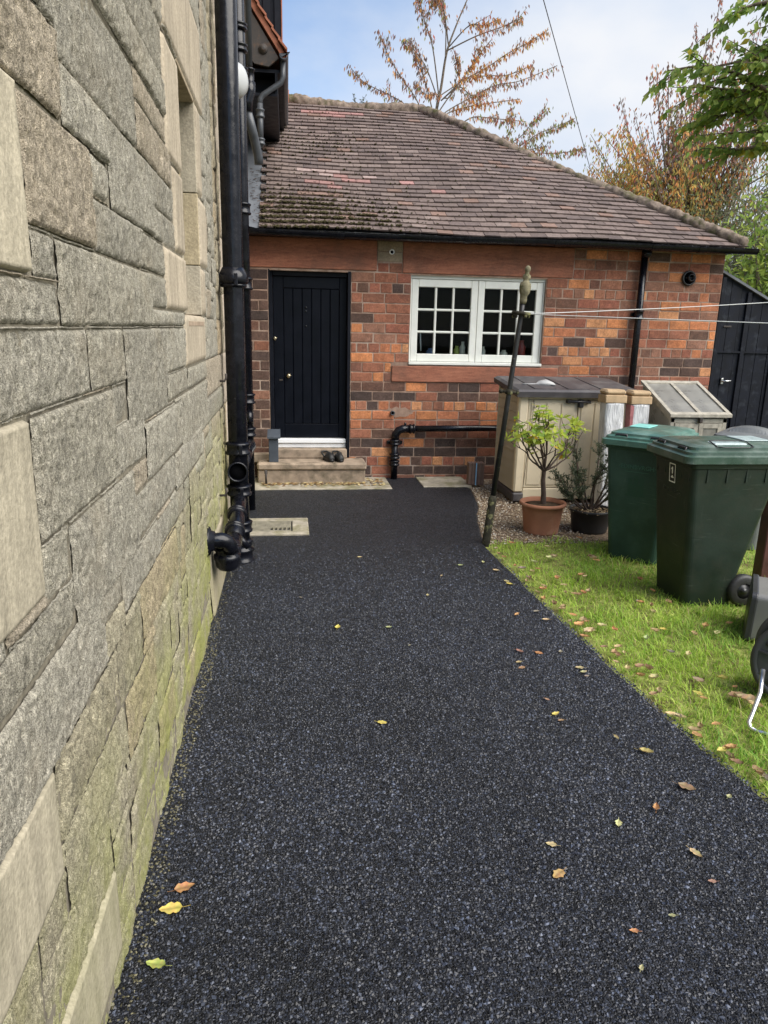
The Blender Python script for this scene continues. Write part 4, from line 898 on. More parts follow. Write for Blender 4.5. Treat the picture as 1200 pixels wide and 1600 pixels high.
# small things at the door
bp = empty('post_box', (-.165, 7.98, .235), 'narrow dark grey square post with sloping cap standing on the step by the door', 'post')
build('post', MB().box(-.222, -.118, 7.93, 8.03, .235, .50, b=.004), POSTG, bp)
build('cap', MB().prism([(7.90, .50), (8.06, .50), (8.06, .585), (7.90, .515)], 0, -.235, -.095), POSTG, bp)
bpy.data.objects['post_box'].name = 'bollard_post'
tag(build('boot_scraper', MB().tube([(-.252, 7.80, .012), (-.254, 7.80, .17)], .012, 8).box(-.27, -.236, 7.792, 7.808, .13, .175, b=.003), IRON), 'thin rusty iron bar standing upright before the doorstep', 'boot scraper')
def shoe(x, y, rz, label):
    t = empty('clog', (x, y, .237), label, 'shoe', 'pair of black clogs'); L_ = .245
    def outl(k, h, y0_=0., y1_=1.):
        r = []
        for i in range(20):
            a = 2*math.pi*i/20; yy = math.sin(a); xx = math.cos(a); wd = .048*(1+.10*math.cos(a))*(1.0 if yy < 0 else .92)
            r.append((xx*wd*k, yy*L_/2*k*1.0, h))
        return r
    ca, sa = math.cos(rz), math.sin(rz)
    fx = lambda p: (x+p[0]*ca-p[1]*sa, y+p[0]*sa+p[1]*ca, .237+p[2])
    mb = MB(); mb.loft([outl(.94, 0), outl(1.02, .008), outl(1.02, .026), outl(.96, .032)], smooth=True); mb.xf(fx); build('sole', mb, RUBBER, t)
    mb = MB(); rings = []
    for i, (yy, hh, ww) in enumerate([(-.118, .032, .022), (-.10, .06, .037), (-.06, .08, .045), (-.02, .088, .046), (.0, .088, .045)]):
        rings.append([(ww*math.cos(a), yy, .026+hh*math.sin(a)*.85) for a in np.linspace(0, math.pi, 11)])
    mb.loft(rings, smooth=True, capb=True); mb.xf(fx); build('upper', mb, RUBBER, t)
    mb = MB(); mb.tube([(-.046, .0, .05), (-.05, .06, .075), (-.03, .118, .085), (0, .128, .087), (.03, .118, .085), (.05, .06, .075), (.046, .0, .05)], .010, 8); mb.xf(fx); build('heel_strap', mb, RUBBER, t)
shoe(.435, 8.02, .35, 'left black clog of the pair on the doorstep'); shoe(.548, 8.01, .25, 'right black clog of the pair on the doorstep')
mb = MB()
for i in range(420):
    x = ran(-.3, 1.05); y = 7.85-abs(random.gauss(0, .06)) if x < .85 else ran(7.7, 8.1)
    l = ran(.012, .03); a = ran(0, 6.3); z = .016+ran(0, .008); u = Vector((math.cos(a), math.sin(a), ran(-.3, .3)))*l; v = Vector((-math.sin(a), math.cos(a), ran(-.3, .3)))*l*.6; p = Vector((x, y, z))
    c = random.choice([(.42, .30, .13), (.30, .19, .09), (.5, .42, .22), (.16, .10, .06)]); mb.add([p-u, p-v, p+u, p+v], [(0, 1, 2, 3)], c)
tag(build('leaf_litter', mb, DRYLEAF, fixn=False), kind='stuff')
bk = empty('corrugated_block', (2.07, 7.72, 0), 'brown ridged block with a pale blue band, upright left of the beige shed', 'block')
mb = MB()
for i in range(5): mb.box(1.985+i*.036, 2.018+i*.036, 7.70, 7.80, .012, .265, b=.006)
mb.box(1.987, 2.16, 7.71, 7.79, .014, .262); build('body', mb, BROWNB, bk); build('band', MB().box(2.062, 2.074, 7.692, 7.699, .012, .268), BLUETAPE, bk)
# drain cover in the tarmac
dg = empty('drain_cover', (-.08, 6.1, 0), 'square cast drain cover with five slots, set in mossy concrete beside the stack', 'drain')
mb = MB(); mb.box(-.42, .16, 5.84, 5.93, -.02, .014, b=.005); mb.box(-.42, .16, 6.27, 6.36, -.02, .014, b=.005); mb.box(.02, .16, 5.93, 6.27, -.02, .0135, b=.005); mb.box(-.42, -.34, 5.93, 6.27, -.02, .0135, b=.005)
build('concrete_surround', mb, CONC, dg)
mb = MB(); mb.box(-.33, .010, 6.05, 6.26, -.02, .014, b=.003); mb.box(-.33, .010, 5.942, 5.965, -.02, .014, b=.003); mb.box(-.30, -.20, 6.10, 6.20, .012, .018, b=.003); mb.box(-.06, -.03, 6.13, 6.17, .012, .018, b=.003)
mb.box(-.33, -.18, 5.965, 6.05, -.02, .0138)
for i in range(6): mb.box(-.18+.036*i, (-.18+.036*i+.014) if i < 5 else .010, 5.965, 6.05, -.02, .0138)
build('grate', mb, GRATE, dg); build('pit', MB().box(-.345, .025, 5.925, 6.275, -.03, -.006), DARK, dg)
# black lean-to / boarded side gate beyond the corner
gt = empty('boarded_gate', (5.7, D+.06, 0), 'tall black boarded lean-to gate with sloping top beside the brick wall', 'gate')
mb = MB(); gy = D+.06; x = XR+.03
def gtop(x): return 2.40-(x-5.05)*.478
while x < 6.9:
    w_ = ran(.135, .15); xa, xb = x, min(x+w_, 6.9); j = ran(-.004, .004)
    mb.prism([(xa+.003, -.05), (xb-.003, -.05), (xb-.003, gtop(xb)), (xa+.003, gtop(xa))], 1, gy+j, gy+.03+j) if False else mb.add([(xa+.003, gy+j, -.05), (xb-.003, gy+j, -.05), (xb-.003, gy+j, gtop(xb)), (xa+.003, gy+j, gtop(xa)), (xa+.003, gy+.03, -.05), (xb-.003, gy+.03, -.05), (xb-.003, gy+.03, gtop(xb)), (xa+.003, gy+.03, gtop(xa))], [(0, 1, 2, 3), (7, 6, 5, 4), (0, 4, 5, 1), (1, 5, 6, 2), (2, 6, 7, 3), (3, 7, 4, 0)])
    x += w_
mb.box(XR+.03, 6.9, gy+.03, gy+.04, -.05, 1.55)
build('boards', mb, GATEWOOD, gt)
mb = MB(); mb.box(XR+.022, XR+.075, gy-.03, gy-.004, -.05, 2.36, b=.004); mb.box(5.39, 5.44, gy-.022, gy-.004, -.05, 2.20, b=.004); mb.box(5.80, 5.85, gy-.022, gy-.004, -.05, 2.0, b=.004); mb.box(5.076, 6.9, gy-.02, gy-.005, 1.50, 1.52)
build('post', mb, GATEWOOD, gt)
mb = MB(); mb.add([(5.02, gy-.04, gtop(5.02)+.0), (6.95, gy-.04, gtop(6.95)), (6.95, gy-.04, gtop(6.95)+.03), (5.02, gy-.04, gtop(5.02)+.03), (5.02, gy+2.2, gtop(5.02)+.0), (6.95, gy+2.2, gtop(6.95)), (6.95, gy+2.2, gtop(6.95)+.03), (5.02, gy+2.2, gtop(5.02)+.03)], [(0, 1, 2, 3), (7, 6, 5, 4), (0, 4, 5, 1), (1, 5, 6, 2), (2, 6, 7, 3), (3, 7, 4, 0)])
build('top_board', mb, LEAD, gt)
mb = MB(); mb.tube([(5.20, gy-.035, 1.165), (5.30, gy-.05, 1.17)], .010, 8); mb.box(5.19, 5.22, gy-.03, gy-.002, 1.13, 1.20, b=.003); build('handle', mb, SILVER, gt)
build('hinge', MB().box(5.14, 5.24, gy-.012, gy-.002, 1.795, 1.815, b=.002), IRON, gt)

# ================================================================== GARDEN THINGS
# storage shed
shed = empty('storage_shed', (2.87, 7.35, 0), 'beige plastic garden storage shed with dark grey lid under the window', 'shed')
X0, X1, Y0_, Y1_ = 2.275, 3.47, 6.96, 7.72
mb = MB()  # side wall of lapped boards
nb = 10
for i in range(nb):
    z0 = .10+i*(1.0/nb); z1 = z0+1.0/nb
    mb.prism([(X0+.004, z0+.003), (X0+.014, z1-.003), (X0+.05, z1-.003), (X0+.05, z0+.003)], 1, Y0_+.07, Y1_-.03)
    mb.prism([(X1-.05, z0+.003), (X1-.05, z1-.003), (X1-.014, z1-.003), (X1-.004, z0+.003)], 1, Y0_+.07, Y1_-.03)
mb.box(X0+.04, X1-.04, Y1_-.04, Y1_-.005, .1, 1.13); mb.box(X0, X0+.05, Y1_-.03, Y1_, .1, 1.15, b=.01); build('side_panel', mb, TAUPE, shed)
mb = MB(); mb.box(X0-.004, X0+.095, Y0_-.004, Y0_+.075, .095, 1.09, b=.016); mb.box(X1-.095, X1+.004, Y0_-.004, Y0_+.075, .095, 1.09, b=.016); mb.box(X0+.09, X1-.09, Y0_+.004, Y0_+.06, .02, .135, b=.008); mb.box(X0+.09, X1-.09, Y0_+.006, Y0_+.06, 1.045, 1.09, b=.006)
build('corner_post', mb, BEIGE, shed)
xm2 = (X0+X1)/2+.02
for xa, xb in ((X0+.099, xm2-.004), (xm2+.004, X1-.099)):
    mb = MB(); mb.box(xa, xb, Y0_+.016, Y0_+.05, .14, 1.04, b=.006); n = 3
    for i in range(n):
        a = lerp(xa+.02, xb-.02, i/n); b_ = lerp(xa+.02, xb-.02, (i+1)/n); mb.box(a+.006, b_-.006, Y0_+.006, Y0_+.02, .17, 1.01, b=.006)
    build('door', mb, BEIGE, shed)
mb = MB(); mb.box(X0-.014, X0+.10, Y0_-.016, Y0_+.05, .0, .092, b=.012); mb.box(X0-.014, X0+.03, Y0_+.05, Y1_, .0, .092, b=.01); build('base_skirt', mb, LIDG, shed); build('base_skirt', MB().box(X1-.03, X1+.014, Y0_-.016, Y1_, .0, .092, b=.01), LIDG, shed)
mb = MB()
LX0, LX1, LY0, LY1 = X0-.05, X1+.06, Y0_-.07, Y1_+.02
def lidz(y): return lerp(1.135, 1.21, (y-LY0)/(LY1-LY0))
mb.add([(LX0, LY0, lidz(LY0)-.065), (LX1, LY0, lidz(LY0)-.065), (LX1, LY1, lidz(LY1)-.055), (LX0, LY1, lidz(LY1)-.055),
        (LX0-.006, LY0-.008, lidz(LY0)-.012), (LX1+.006, LY0-.008, lidz(LY0)-.012), (LX1+.006, LY1, lidz(LY1)-.006), (LX0-.006, LY1, lidz(LY1)-.006),
        (LX0+.02, LY0+.02, lidz(LY0)+.008), (LX1-.02, LY0+.02, lidz(LY0)+.008), (LX1-.16, LY1-.02, lidz(LY1)+.012), (LX0+.03, LY1-.02, lidz(LY1)+.012)],
       [(3, 2, 1, 0), (0, 1, 5, 4), (1, 2, 6, 5), (2, 3, 7, 6), (3, 0, 4, 7), (4, 5, 9, 8), (5, 6, 10, 9), (6, 7, 11, 10), (7, 4, 8, 11), (8, 9, 10, 11)])
for i in range(3): x = lerp(X0+.25, X1-.25, i/2); mb.prism([(LY0+.05, lidz(LY0+.05)+.006), (LY1-.05, lidz(LY1-.05)+.006), (LY1-.05, lidz(LY1-.05)+.018), (LY0+.05, lidz(LY0+.05)+.014)], 0, x-.11, x+.11)
build('lid', mb, LIDG, shed)
mb = MB(); zc = 1.018; mb.tube([(xm2-.13, Y0_-.035, zc+.012), (xm2+.10, Y0_-.035, zc+.006)], .012, 10); mb.box(xm2-.135, xm2-.105, Y0_-.045, Y0_+.016, zc-.008, zc+.03, b=.004); mb.box(xm2-.01, xm2+.035, Y0_-.04, Y0_+.016, zc-.05, zc+.03, b=.005); mb.box(xm2+.09, xm2+.11, Y0_-.04, Y0_+.016, zc-.01, zc+.02, b=.004)
build('latch', mb, BLKP, shed)
mb = MB(); mb.tube([(X0+.14, Y0_-.012, 1.04), (X0+.145, Y0_-.014, .98), (X0+.155, Y0_-.016, .955), (X0+.168, Y0_-.016, .965), (X0+.17, Y0_-.016, .985)], .004, 6); mb.tube([(X0+.145, Y0_-.013, 1.0), (X0+.13, Y0_-.012, .7), (X0+.105, Y0_-.012, .4), (X0+.09, Y0_-.012, .12)], .003, 6); build('cable_hook', mb, BLKP, shed)
build('vent_hole', MB().box(xm2+.06, xm2+.09, Y0_+.0005, Y0_+.01, .07, .125, b=.003), DARK, shed)
sc_ = empty('hand_scoop', (2.6, 7.2, 1.17), 'pale grey plastic scoop lying on the dark lid of the beige shed', 'scoop')
mb = MB(); rings = []
for t, w_, h_ in ((0, .012, .012), (.1, .015, .012), (.14, .02, .015), (.17, .055, .04), (.24, .075, .055), (.31, .07, .028), (.335, .045, .006)):
    x = 2.375+t; rings.append([(x, 7.2+w_*math.cos(a), 1.172+h_*max(0, math.sin(a))*1.0+.0) for a in np.linspace(0, 2*math.pi, 12, endpoint=False)])
mb.loft(rings, smooth=True); build('blade', mb, PALEG, sc_)
# wrapped columns leaning on the shed
def wrapped(x, y, w_, h_, lean, label, red):
    t = empty('wrapped_column', (x+w_/2, y, 0), label, 'wrapped package', 'plastic wrapped columns against the shed')
    def fx(p): return (p[0]+lean*p[2], p[1]+.10*p[2]*.6, p[2])
    mb = MB(); rings = []; rng = random.Random(int(x*100))
    n = 36
    for z in np.linspace(.0, h_-.12, 40):
        r = []
        for i in range(n):
            a = 2*math.pi*i/n; cx, cyy = math.cos(a), math.sin(a); k = 1/max(abs(cx), abs(cyy))**.82
            q = 1+.02*float(fbm(np.array([math.cos(a)*3+x]), math.sin(a)*3, z*6, 3, 5)[0])
            r.append((x+w_/2+cx*k*w_/2*.94*q, y+cyy*k*w_*.40*q, z))
        rings.append(r)
    mb.loft(rings, smooth=True).xf(fx); build('film_wrap', mb, FILM, t)
    mb = MB(); mb.box(x-.004, x+w_+.004, y-w_*.43, y+w_*.43, h_-.125, h_-.05, b=.006); mb.box(x, x+w_, y-w_*.41, y+w_*.41, h_-.052, h_, b=.02)
    V = np.array(mb.v); V[:, 2] += .006*fbm(V[:, 0]*30, V[:, 1]*30, V[:, 2]*30, 2, 9); mb.v = [tuple(v) for v in V]
    mb.xf(fx); build('cardboard_cap', mb, CARD, t)
    if red:
        mb = MB(); mb.add([(x-.006, y-w_*.40, .5), (x+.012, y-w_*.405, .6), (x+.030, y-w_*.405, h_-.14), (x-.006, y-w_*.40, h_-.13)], [(0, 1, 2, 3)]); mb.add([(x-.007, y-w_*.40, .5), (x-.007, y-w_*.40, h_-.13), (x-.007, y+.02, h_-.13), (x-.007, y+.02, .5)], [(0, 1, 2, 3)]); mb.xf(fx); build('red_strip', mb, REDTAPE, t)
wrapped(2.965, 6.50, .205, 1.185, -.01, 'white plastic wrapped column with cardboard cap, the one closer to the potted bush', False)
wrapped(3.225, 6.50, .20, 1.175, -.012, 'white plastic wrapped column with cardboard cap and a red strip, next to the cold frame', True)
# cold frame
cf = empty('cold_frame', (3.82, 6.62, 0), 'weathered wooden cold frame with sloping two pane lid behind the bins', 'cold frame')
cx0, cx1, cy0, cy1 = 3.535, 4.10, 6.32, 6.93; zf, zb = .955, 1.215
mb = MB()
for x in (cx0, cx1-.04):
    mb.box(x, x+.04, cy0, cy0+.04, 0, zf-.01, b=.003); mb.box(x, x+.04, cy1-.04, cy1, 0, zb-.01, b=.003); mb.box(x+.004, x+.036, cy0+.04, cy1-.04, .5, .54); mb.box(x+.004, x+.036, cy0+.04, cy1-.04, .05, .1)
    mb.add([(x+.002, cy0, zf-.05), (x+.038, cy0, zf-.05), (x+.038, cy1, zb-.05), (x+.002, cy1, zb-.05), (x+.002, cy0, zf-.012), (x+.038, cy0, zf-.012), (x+.038, cy1, zb-.012), (x+.002, cy1, zb-.012)], [(0, 3, 2, 1), (4, 5, 6, 7), (0, 1, 5, 4), (1, 2, 6, 5), (2, 3, 7, 6), (3, 0, 4, 7)])
mb.box(cx0+.04, cx1-.04, cy0+.003, cy0+.035, zf-.055, zf-.015); mb.box(cx0+.04, cx1-.04, cy0+.003, cy0+.035, .02, .08); mb.box(cx0+.04, cx1-.04, cy1-.03, cy1-.004, 0, zb-.05)
build('frame', mb, OLDWOOD, cf)
for xa, xb in ((cx0+.044, (cx0+cx1)/2-.003), ((cx0+cx1)/2+.003, cx1-.044)):
    mb = MB(); mb.box(xa, xa+.045, cy0-.008, cy0+.02, .085, zf-.06, b=.003); mb.box(xb-.045, xb, cy0-.008, cy0+.02, .085, zf-.06, b=.003); mb.box(xa+.045, xb-.045, cy0-.007, cy0+.02, zf-.105, zf-.06); mb.box(xa+.045, xb-.045, cy0-.007, cy0+.02, .085, .13)
    d_ = build('door', mb, OLDWOOD, cf); build('pane', MB().box(xa+.045, xb-.045, cy0+.004, cy0+.008, .13, zf-.105), DIRTYGLASS, d_)
for x_ in (cx0+.02, cx1-.02): build('side_pane', MB().add([(x_, cy0+.04, .54), (x_, cy1-.04, .54), (x_, cy1-.04, zb-.06), (x_, cy0+.04, zf-.04)], [(0, 1, 2, 3)]), DIRTYGLASS, cf)
def lf(u, v, h):  # lid plane
    y = lerp(cy0-.035, cy1+.01, v); return (lerp(cx0-.025, cx1+.025, u), y, lerp(zf+.0, zb+.005, v)+h)
def lbar(mb, u0, u1, v0, v1, h0, h1): mb.add([lf(u0, v0, h0), lf(u1, v0, h0), lf(u1, v1, h0), lf(u0, v1, h0), lf(u0, v0, h1), lf(u1, v0, h1), lf(u1, v1, h1), lf(u0, v1, h1)], [(0, 3, 2, 1), (4, 5, 6, 7), (0, 1, 5, 4), (1, 2, 6, 5), (2, 3, 7, 6), (3, 0, 4, 7)])
mb = MB(); lbar(mb, 0, .06, 0, 1, 0, .028); lbar(mb, .94, 1, 0, 1, 0, .028); lbar(mb, .47, .53, .07, .93, 0, .026); lbar(mb, .06, .94, 0, .07, 0, .027); lbar(mb, .06, .94, .93, 1, 0, .027)
ld = build('lid', mb, OLDWOOD, cf)
for u0, u1 in ((.06, .47), (.53, .94)):
    mb = MB(); lbar(mb, u0, u1, .07, .93, .010, .014); build('pane', mb, DIRTYGLASS, ld)
build('latch', MB().box(3.80, 3.83, cy0-.045, cy0-.012, zf-.05, zf+.0, b=.003), IRON, cf)
# wheelie bins
def text_mesh(txt, size, M_, ext=.0012):
    cu = bpy.data.curves.new('t', 'FONT'); cu.body = txt; cu.size = size; cu.extrude = ext; cu.align_x = 'CENTER'; cu.resolution_u = 2
    o = bpy.data.objects.new('t', cu); col.objects.link(o); dg_ = bpy.context.evaluated_depsgraph_get(); me = bpy.data.meshes.new_from_object(o.evaluated_get(dg_))
    mb = MB(); mb.add([M_ @ v.co for v in me.vertices], [tuple(p.vertices) for p in me.polygons]); bpy.data.objects.remove(o); bpy.data.curves.remove(cu); bpy.data.meshes.remove(me); return mb
def rr(x0, x1, hy, z, r, n=5):
    pts = []
    for (cx, cyy, a0) in ((x1-r, hy-r, 0), (x0+r, hy-r, 90), (x0+r, -hy+r, 180), (x1-r, -hy+r, 270)):
        for i in range(n+1):
            a = rad(a0+90*i/n); pts.append((cx+r*math.cos(a), cyy+r*math.sin(a), z))
    return pts
def wheelie(loc, rz, label, mats, deco, hs=1.04, z0=-.015):
    body_m, lid_m = mats; t = empty('wheelie_bin', loc, label, 'bin', 'wheelie bins on the lawn'); ca, sa = math.cos(rz), math.sin(rz)
    fx = lambda p: (loc[0]+p[0]*ca-p[1]*sa, loc[1]+p[0]*sa+p[1]*ca, loc[2]+p[2]*hs+z0)
    fr_ = lambda z: lerp(.135, .055, z/.9)          # x of the front face
    bk_ = lambda z: .48+.17*min(1, max(0, (z-.12))/.75) if z > .12 else .48
    mb = MB(); rings = [rr(fr_(z), bk_(z), lerp(.19, .247, z/.9), z, lerp(.05, .035, z/.9)) for z in (.0, .06, .14, .3, .5, .7, .84, .88)]
    rings += [rr(.045, .675, .256, .885, .03), rr(.035, .68, .264, .93, .03), rr(.05, .67, .25, .935, .03)]
    mb.loft(rings, smooth=False); mb.box(.665, .70, -.21, .21, .80, .915, b=.01)
    for s_ in (-1, 1): mb.box(.60, .70, s_*.13-.012, s_*.13+.012, .70, .90, b=.004)
    for i in range(5): mb.box(.06, .075, -.2+.1*i-.006, -.2+.1*i+.006, .80, .885); 
    for sgn in (-1, 1):
        for i in range(4): mb.box(.15+.13*i, .162+.13*i, sgn*.240-.009, sgn*.240+.010, .80, .885)
    mb.xf(fx); body = build('body', mb, body_m, t)
    mb = MB(); lz = .945
    mb.loft([rr(.0, .72, .270, lz-.03, .05), rr(-.008, .725, .278, lz-.028, .05), rr(-.008, .725, .278, lz+.012, .05), rr(.014, .71, .258, lz+.020, .05), rr(.016, .71, .256, lz+.036, .05), rr(.045, .69, .233, lz+.046, .05), rr(.048, .69, .231, lz+.062, .05), rr(.09, .67, .2, lz+.074, .06), rr(.16, .62, .12, lz+.082, .06)], smooth=False)
    mb.xf(fx); lid = build('lid', mb, lid_m, t)
    mb = MB(); mb.tube([(.72, -.19, lz-.02), (.755, -.19, lz+.01), (.765, 0, lz+.015), (.755, .19, lz+.01), (.72, .19, lz-.02)], .016, 10); mb.xf(fx); build('grab_handle', mb, lid_m, t)
    mb = MB()
    for s_ in (-1, 1): mb = MB(); mb.tube([(.02, s_*.13-.045, lz+.02), (.035, s_*.13-.04, lz+.052), (.035, s_*.13+.04, lz+.052), (.02, s_*.13+.045, lz+.02)], .007, 8); mb.xf(fx); build('lid_grip', mb, BLKP, lid)
    for s_ in (-1, 1):
        mb = MB(); mb.lathe([(.05, -.028), (.085, -.03), (.10, -.022), (.104, 0), (.10, .022), (.085, .03), (.05, .028)], (.53, s_*.20, .10), (0, 1, 0), 30, capa=False, capb=False); mb.xf(fx); wl = build('wheel', mb, RUBBER, t)
        mb = MB(); mb.lathe([(.052, -.02), (.052, .02)], (.53, s_*.20, .10), (0, 1, 0), 24); mb.lathe([(.02, -.034), (.02, .034)], (.53, s_*.20, .10), (0, 1, 0), 14); mb.xf(fx); build('hub', mb, BLKP, wl)
    mb = MB(); mb.tube([(.53, -.19, .10), (.53, .19, .10)], .012, 8); mb.xf(fx); build('axle', mb, STEEL, t)
    tl = math.atan2(.08, .9)
    def fp(y, z, off=-.0015): return Vector((fr_(z)+off, y, z))
    def tm(y, z): return Matrix.LocRotScale(fp(y, z), None, None) @ Matrix(((0, math.sin(-tl)*1, -math.cos(tl), 0), (-1, 0, 0, 0), (0, math.cos(tl), math.sin(-tl), 0), (0, 0, 0, 1)))
    deco(t, lid, fx, fp, tm, lz)
    return t
def fquad(mb, fp, y0, y1, z0, z1, off): mb.add([fp(y0, z0, off), fp(y1, z0, off), fp(y1, z1, off), fp(y0, z1, off)], [(0, 1, 2, 3)])
def decoB(t, lid, fx, fp, tm, lz):
    mb = MB(); fquad(mb, fp, -.038, .038, .755, .875, -.0015); mb.xf(fx); s_ = build('number_sticker', mb, BLACKINK, t)
    mb = MB(); w_ = .007
    for q in ((-.038, .038, .868, .875), (-.038, .038, .755, .762), (-.038, -.031, .762, .868), (.031, .038, .762, .868)): fquad(mb, fp, *q, -.003)
    fquad(mb, fp, -.0065, .0065, .792, .853, -.003); fquad(mb, fp, -.017, .017, .783, .792, -.003)
    mb.add([fp(.0045, .852, -.003), fp(.0045, .842, -.003), fp(.017, .832, -.003), fp(.017, .839, -.003)], [(0, 1, 2, 3)])
    mb.xf(fx); build('number', mb, WHITEINK, s_)
    mb = text_mesh('EDINBVRGH', .040, tm(-.0, .69)); mb.xf(fx); build('lettering', mb, EMB_B, t)
    mb = MB(); fquad(mb, fp, -.06, .06, .665, .669, -.002); mb.xf(fx); build('lettering_line', mb, EMB_B, t)
    mb = MB(); mb.box(.20, .42, -.20, -.10, lz+.064, lz+.083, b=.006); mb.box(.46, .64, -.10, .10, lz+.083, lz+.089, b=.004); mb.xf(fx); build('label_sheen_panel', mb, STICK, lid)  # lid label plates, with a pale aqua reflection painted into their grey
    mb = MB(); mb.tube([(.20, -.235, lz+.068), (.20, -.14, lz+.09), (.24, -.125, lz+.09), (.40, -.125, lz+.09), (.44, -.14, lz+.09), (.44, -.235, lz+.068), (.40, -.245, lz+.066), (.24, -.245, lz+.066), (.20, -.235, lz+.068)], .0035, 6); mb.xf(fx); build('wire_loop', mb, BLKP, lid)
def decoA(t, lid, fx, fp, tm, lz):
    mb = text_mesh('\u00b7EDINBVRGH\u00b7', .046, tm(0, .74)); mb.xf(fx); build('lettering', mb, EMB_A, t)
    mb = MB(); fquad(mb, fp, -.09, .09, .715, .719, -.002); mb.xf(fx); build('lettering_line', mb, EMB_A, t)
    mb = MB()  # worn castle crest
    for q in ((-.06, .06, .54, .62), (-.06, -.03, .62, .67), (-.015, .015, .62, .69), (.03, .06, .62, .67), (-.075, .075, .525, .54)): fquad(mb, fp, *q, -.002)
    mb.xf(fx); build('crest', mb, EMB_D, t)
    mb = MB(); mb.box(.30, .52, .02, .17, lz+.083, lz+.089, b=.003); mb.xf(fx); build('paper_label', mb, AQUA, lid)
def decoC(t, lid, fx, fp, tm, lz):
    mb = MB(); rings = []
    for y in np.linspace(-.17, .17, 14): 
        h = math.sqrt(max(0, 1-(y/.172)**2)); rings.append([(x, y, lz+.07+z) for x, z in ((.18, 0), (.24, .052*h), (.36, .060*h), (.42, .03*h), (.42, 0))])
    mb.loft(rings, smooth=False); mb.xf(fx); build('hood', mb, BINC, lid)
wheelie((2.40, 4.30, 0), 0.0, 'dark green wheelie bin bearing a white framed number 1', (BINB, BINBL), decoB)
wheelie((2.535, 4.965, 0), rad(45), 'teal green wheelie bin with faded crest, between potted bush and darker bin', (BINA, BINAL), decoA, .985)
wheelie((3.57, 5.27, 0), rad(45), 'grey lidded wheelie bin mostly hidden behind the two green bins', (BINC, BINC), decoC, .925)
# red brown timber
rp_ = empty('timber_post', (3.42, 4.62, 0), 'dark red stained timber post standing in the grass behind the dark green bin', 'post')
build('post', MB().box(3.36, 3.46, 4.52, 4.62, -.03, .60, b=.006), DKRED, rp_); build('cap', MB().loft([[(3.35, 4.51, .602), (3.47, 4.51, .602), (3.47, 4.63, .602), (3.35, 4.63, .602)], [(3.35, 4.51, .615), (3.47, 4.51, .615), (3.47, 4.63, .615), (3.35, 4.63, .615)], [(3.40, 4.56, .64), (3.42, 4.56, .64), (3.42, 4.58, .64), (3.40, 4.58, .64)]]), DKRED, rp_)
# grey box
gb = empty('grey_box', (2.95, 3.72, 0), 'smooth grey plastic box with black rimmed end lying on the grass before the dark bin', 'box')
def rect_yz(y0, y1, z0, z1, r, x, n=5):
    p = []
    for (cyy, cz, a0) in ((y1-r, z1-r, 0), (y0+r, z1-r, 90), (y0+r, z0+r, 180), (y1-r, z0+r, 270)):
        for i in range(n+1): a = rad(a0+90*i/n); p.append((x, cyy+r*math.cos(a), cz+r*math.sin(a)))
    return p
def gfx(p): c_, s_ = math.cos(-.60), math.sin(-.60); x, y = p[0]-2.6, p[1]-3.55; return (2.6+x*c_-y*s_+.02*p[2]*2, 3.55+x*s_+y*c_, p[2])
mb = MB(); mb.loft([rect_yz(3.55, 3.95, -.01, .275, .03, 2.63), rect_yz(3.55, 3.95, -.01, .275, .03, 3.3)], smooth=False); mb.xf(gfx); build('body', mb, GREYP, gb)
mb = MB(); mb.loft([rect_yz(3.555, 3.945, -.008, .27, .03, 2.592), rect_yz(3.54, 3.96, -.02, .285, .035, 2.598), rect_yz(3.54, 3.96, -.02, .285, .035, 2.622), rect_yz(3.545, 3.955, -.015, .28, .035, 2.63)]); mb.xf(gfx); build('rim', mb, BLKP, gb)
build('screw', MB().lathe([(.006, 0), (.005, -.003)], (2.66, 3.548, .03), (0, 1, 0), 8), STEEL, gb)
# hose reel
hr = empty('hose_reel', (2.3, 2.8, 0), 'black spoked hose reel with bent steel tube leg standing on the lawn', 'hose reel')
HC = Vector((2.375, 2.81, .205)); HN = Vector((-.62, -.76, .0)).normalized(); Rr = .218
def disc(mb, c, s_):
    mb.lathe([(Rr-.03, -.006), (Rr-.004, -.012), (Rr, -.004), (Rr, .012), (Rr-.02, .02), (Rr-.03, .012)], c, HN, 48, capa=False, capb=False)
    mb.lathe([(Rr-.028, .0), (.05, .0), (.05, .008), (Rr-.028, .008)], c, HN, 48, capa=False, capb=False)
mb = MB(); disc(mb, HC, 1); u = HN.cross(Vector((0, 0, 1))).normalized(); v = Vector((0, 0, 1))
for i in range(10):
    a = 2*math.pi*i/10+.2; d_ = u*math.cos(a)+v*math.sin(a); s_ = u*-math.sin(a)+v*math.cos(a)
    p0, p1 = HC+d_*.05, HC+d_*(Rr-.025); q = [p0-s_*.004, p0+s_*.004, p1+s_*.004, p1-s_*.004]
    mb.add([x+HN*.004 for x in q]+[x+HN*(.034 if k < 2 else .016) for k, x in enumerate(q)], [(0, 1, 2, 3), (7, 6, 5, 4), (0, 4, 5, 1), (1, 5, 6, 2), (2, 6, 7, 3), (3, 7, 4, 0)])
mb.lathe([(.055, 0), (.055, .03), (.03, .045), (.018, .05)], HC, HN, 24)
for i in range(5):
    a = 2*math.pi*i/5+.5; p = HC+(u*math.cos(a)+v*math.sin(a))*(Rr-.055); mb.lathe([(.018, 0), (.015, .014), (.006, .018)], p, HN, 12)
build('side_disc', mb, REELP, hr)
mb = MB(); mb.lathe([(Rr-.06, -.01), (Rr-.045, -.05), (Rr-.04, -.11), (Rr-.045, -.17), (Rr-.06, -.21)], HC, HN, 40); build('hose', mb, simple('green_hose', (.04, .12, .06), .45), hr)
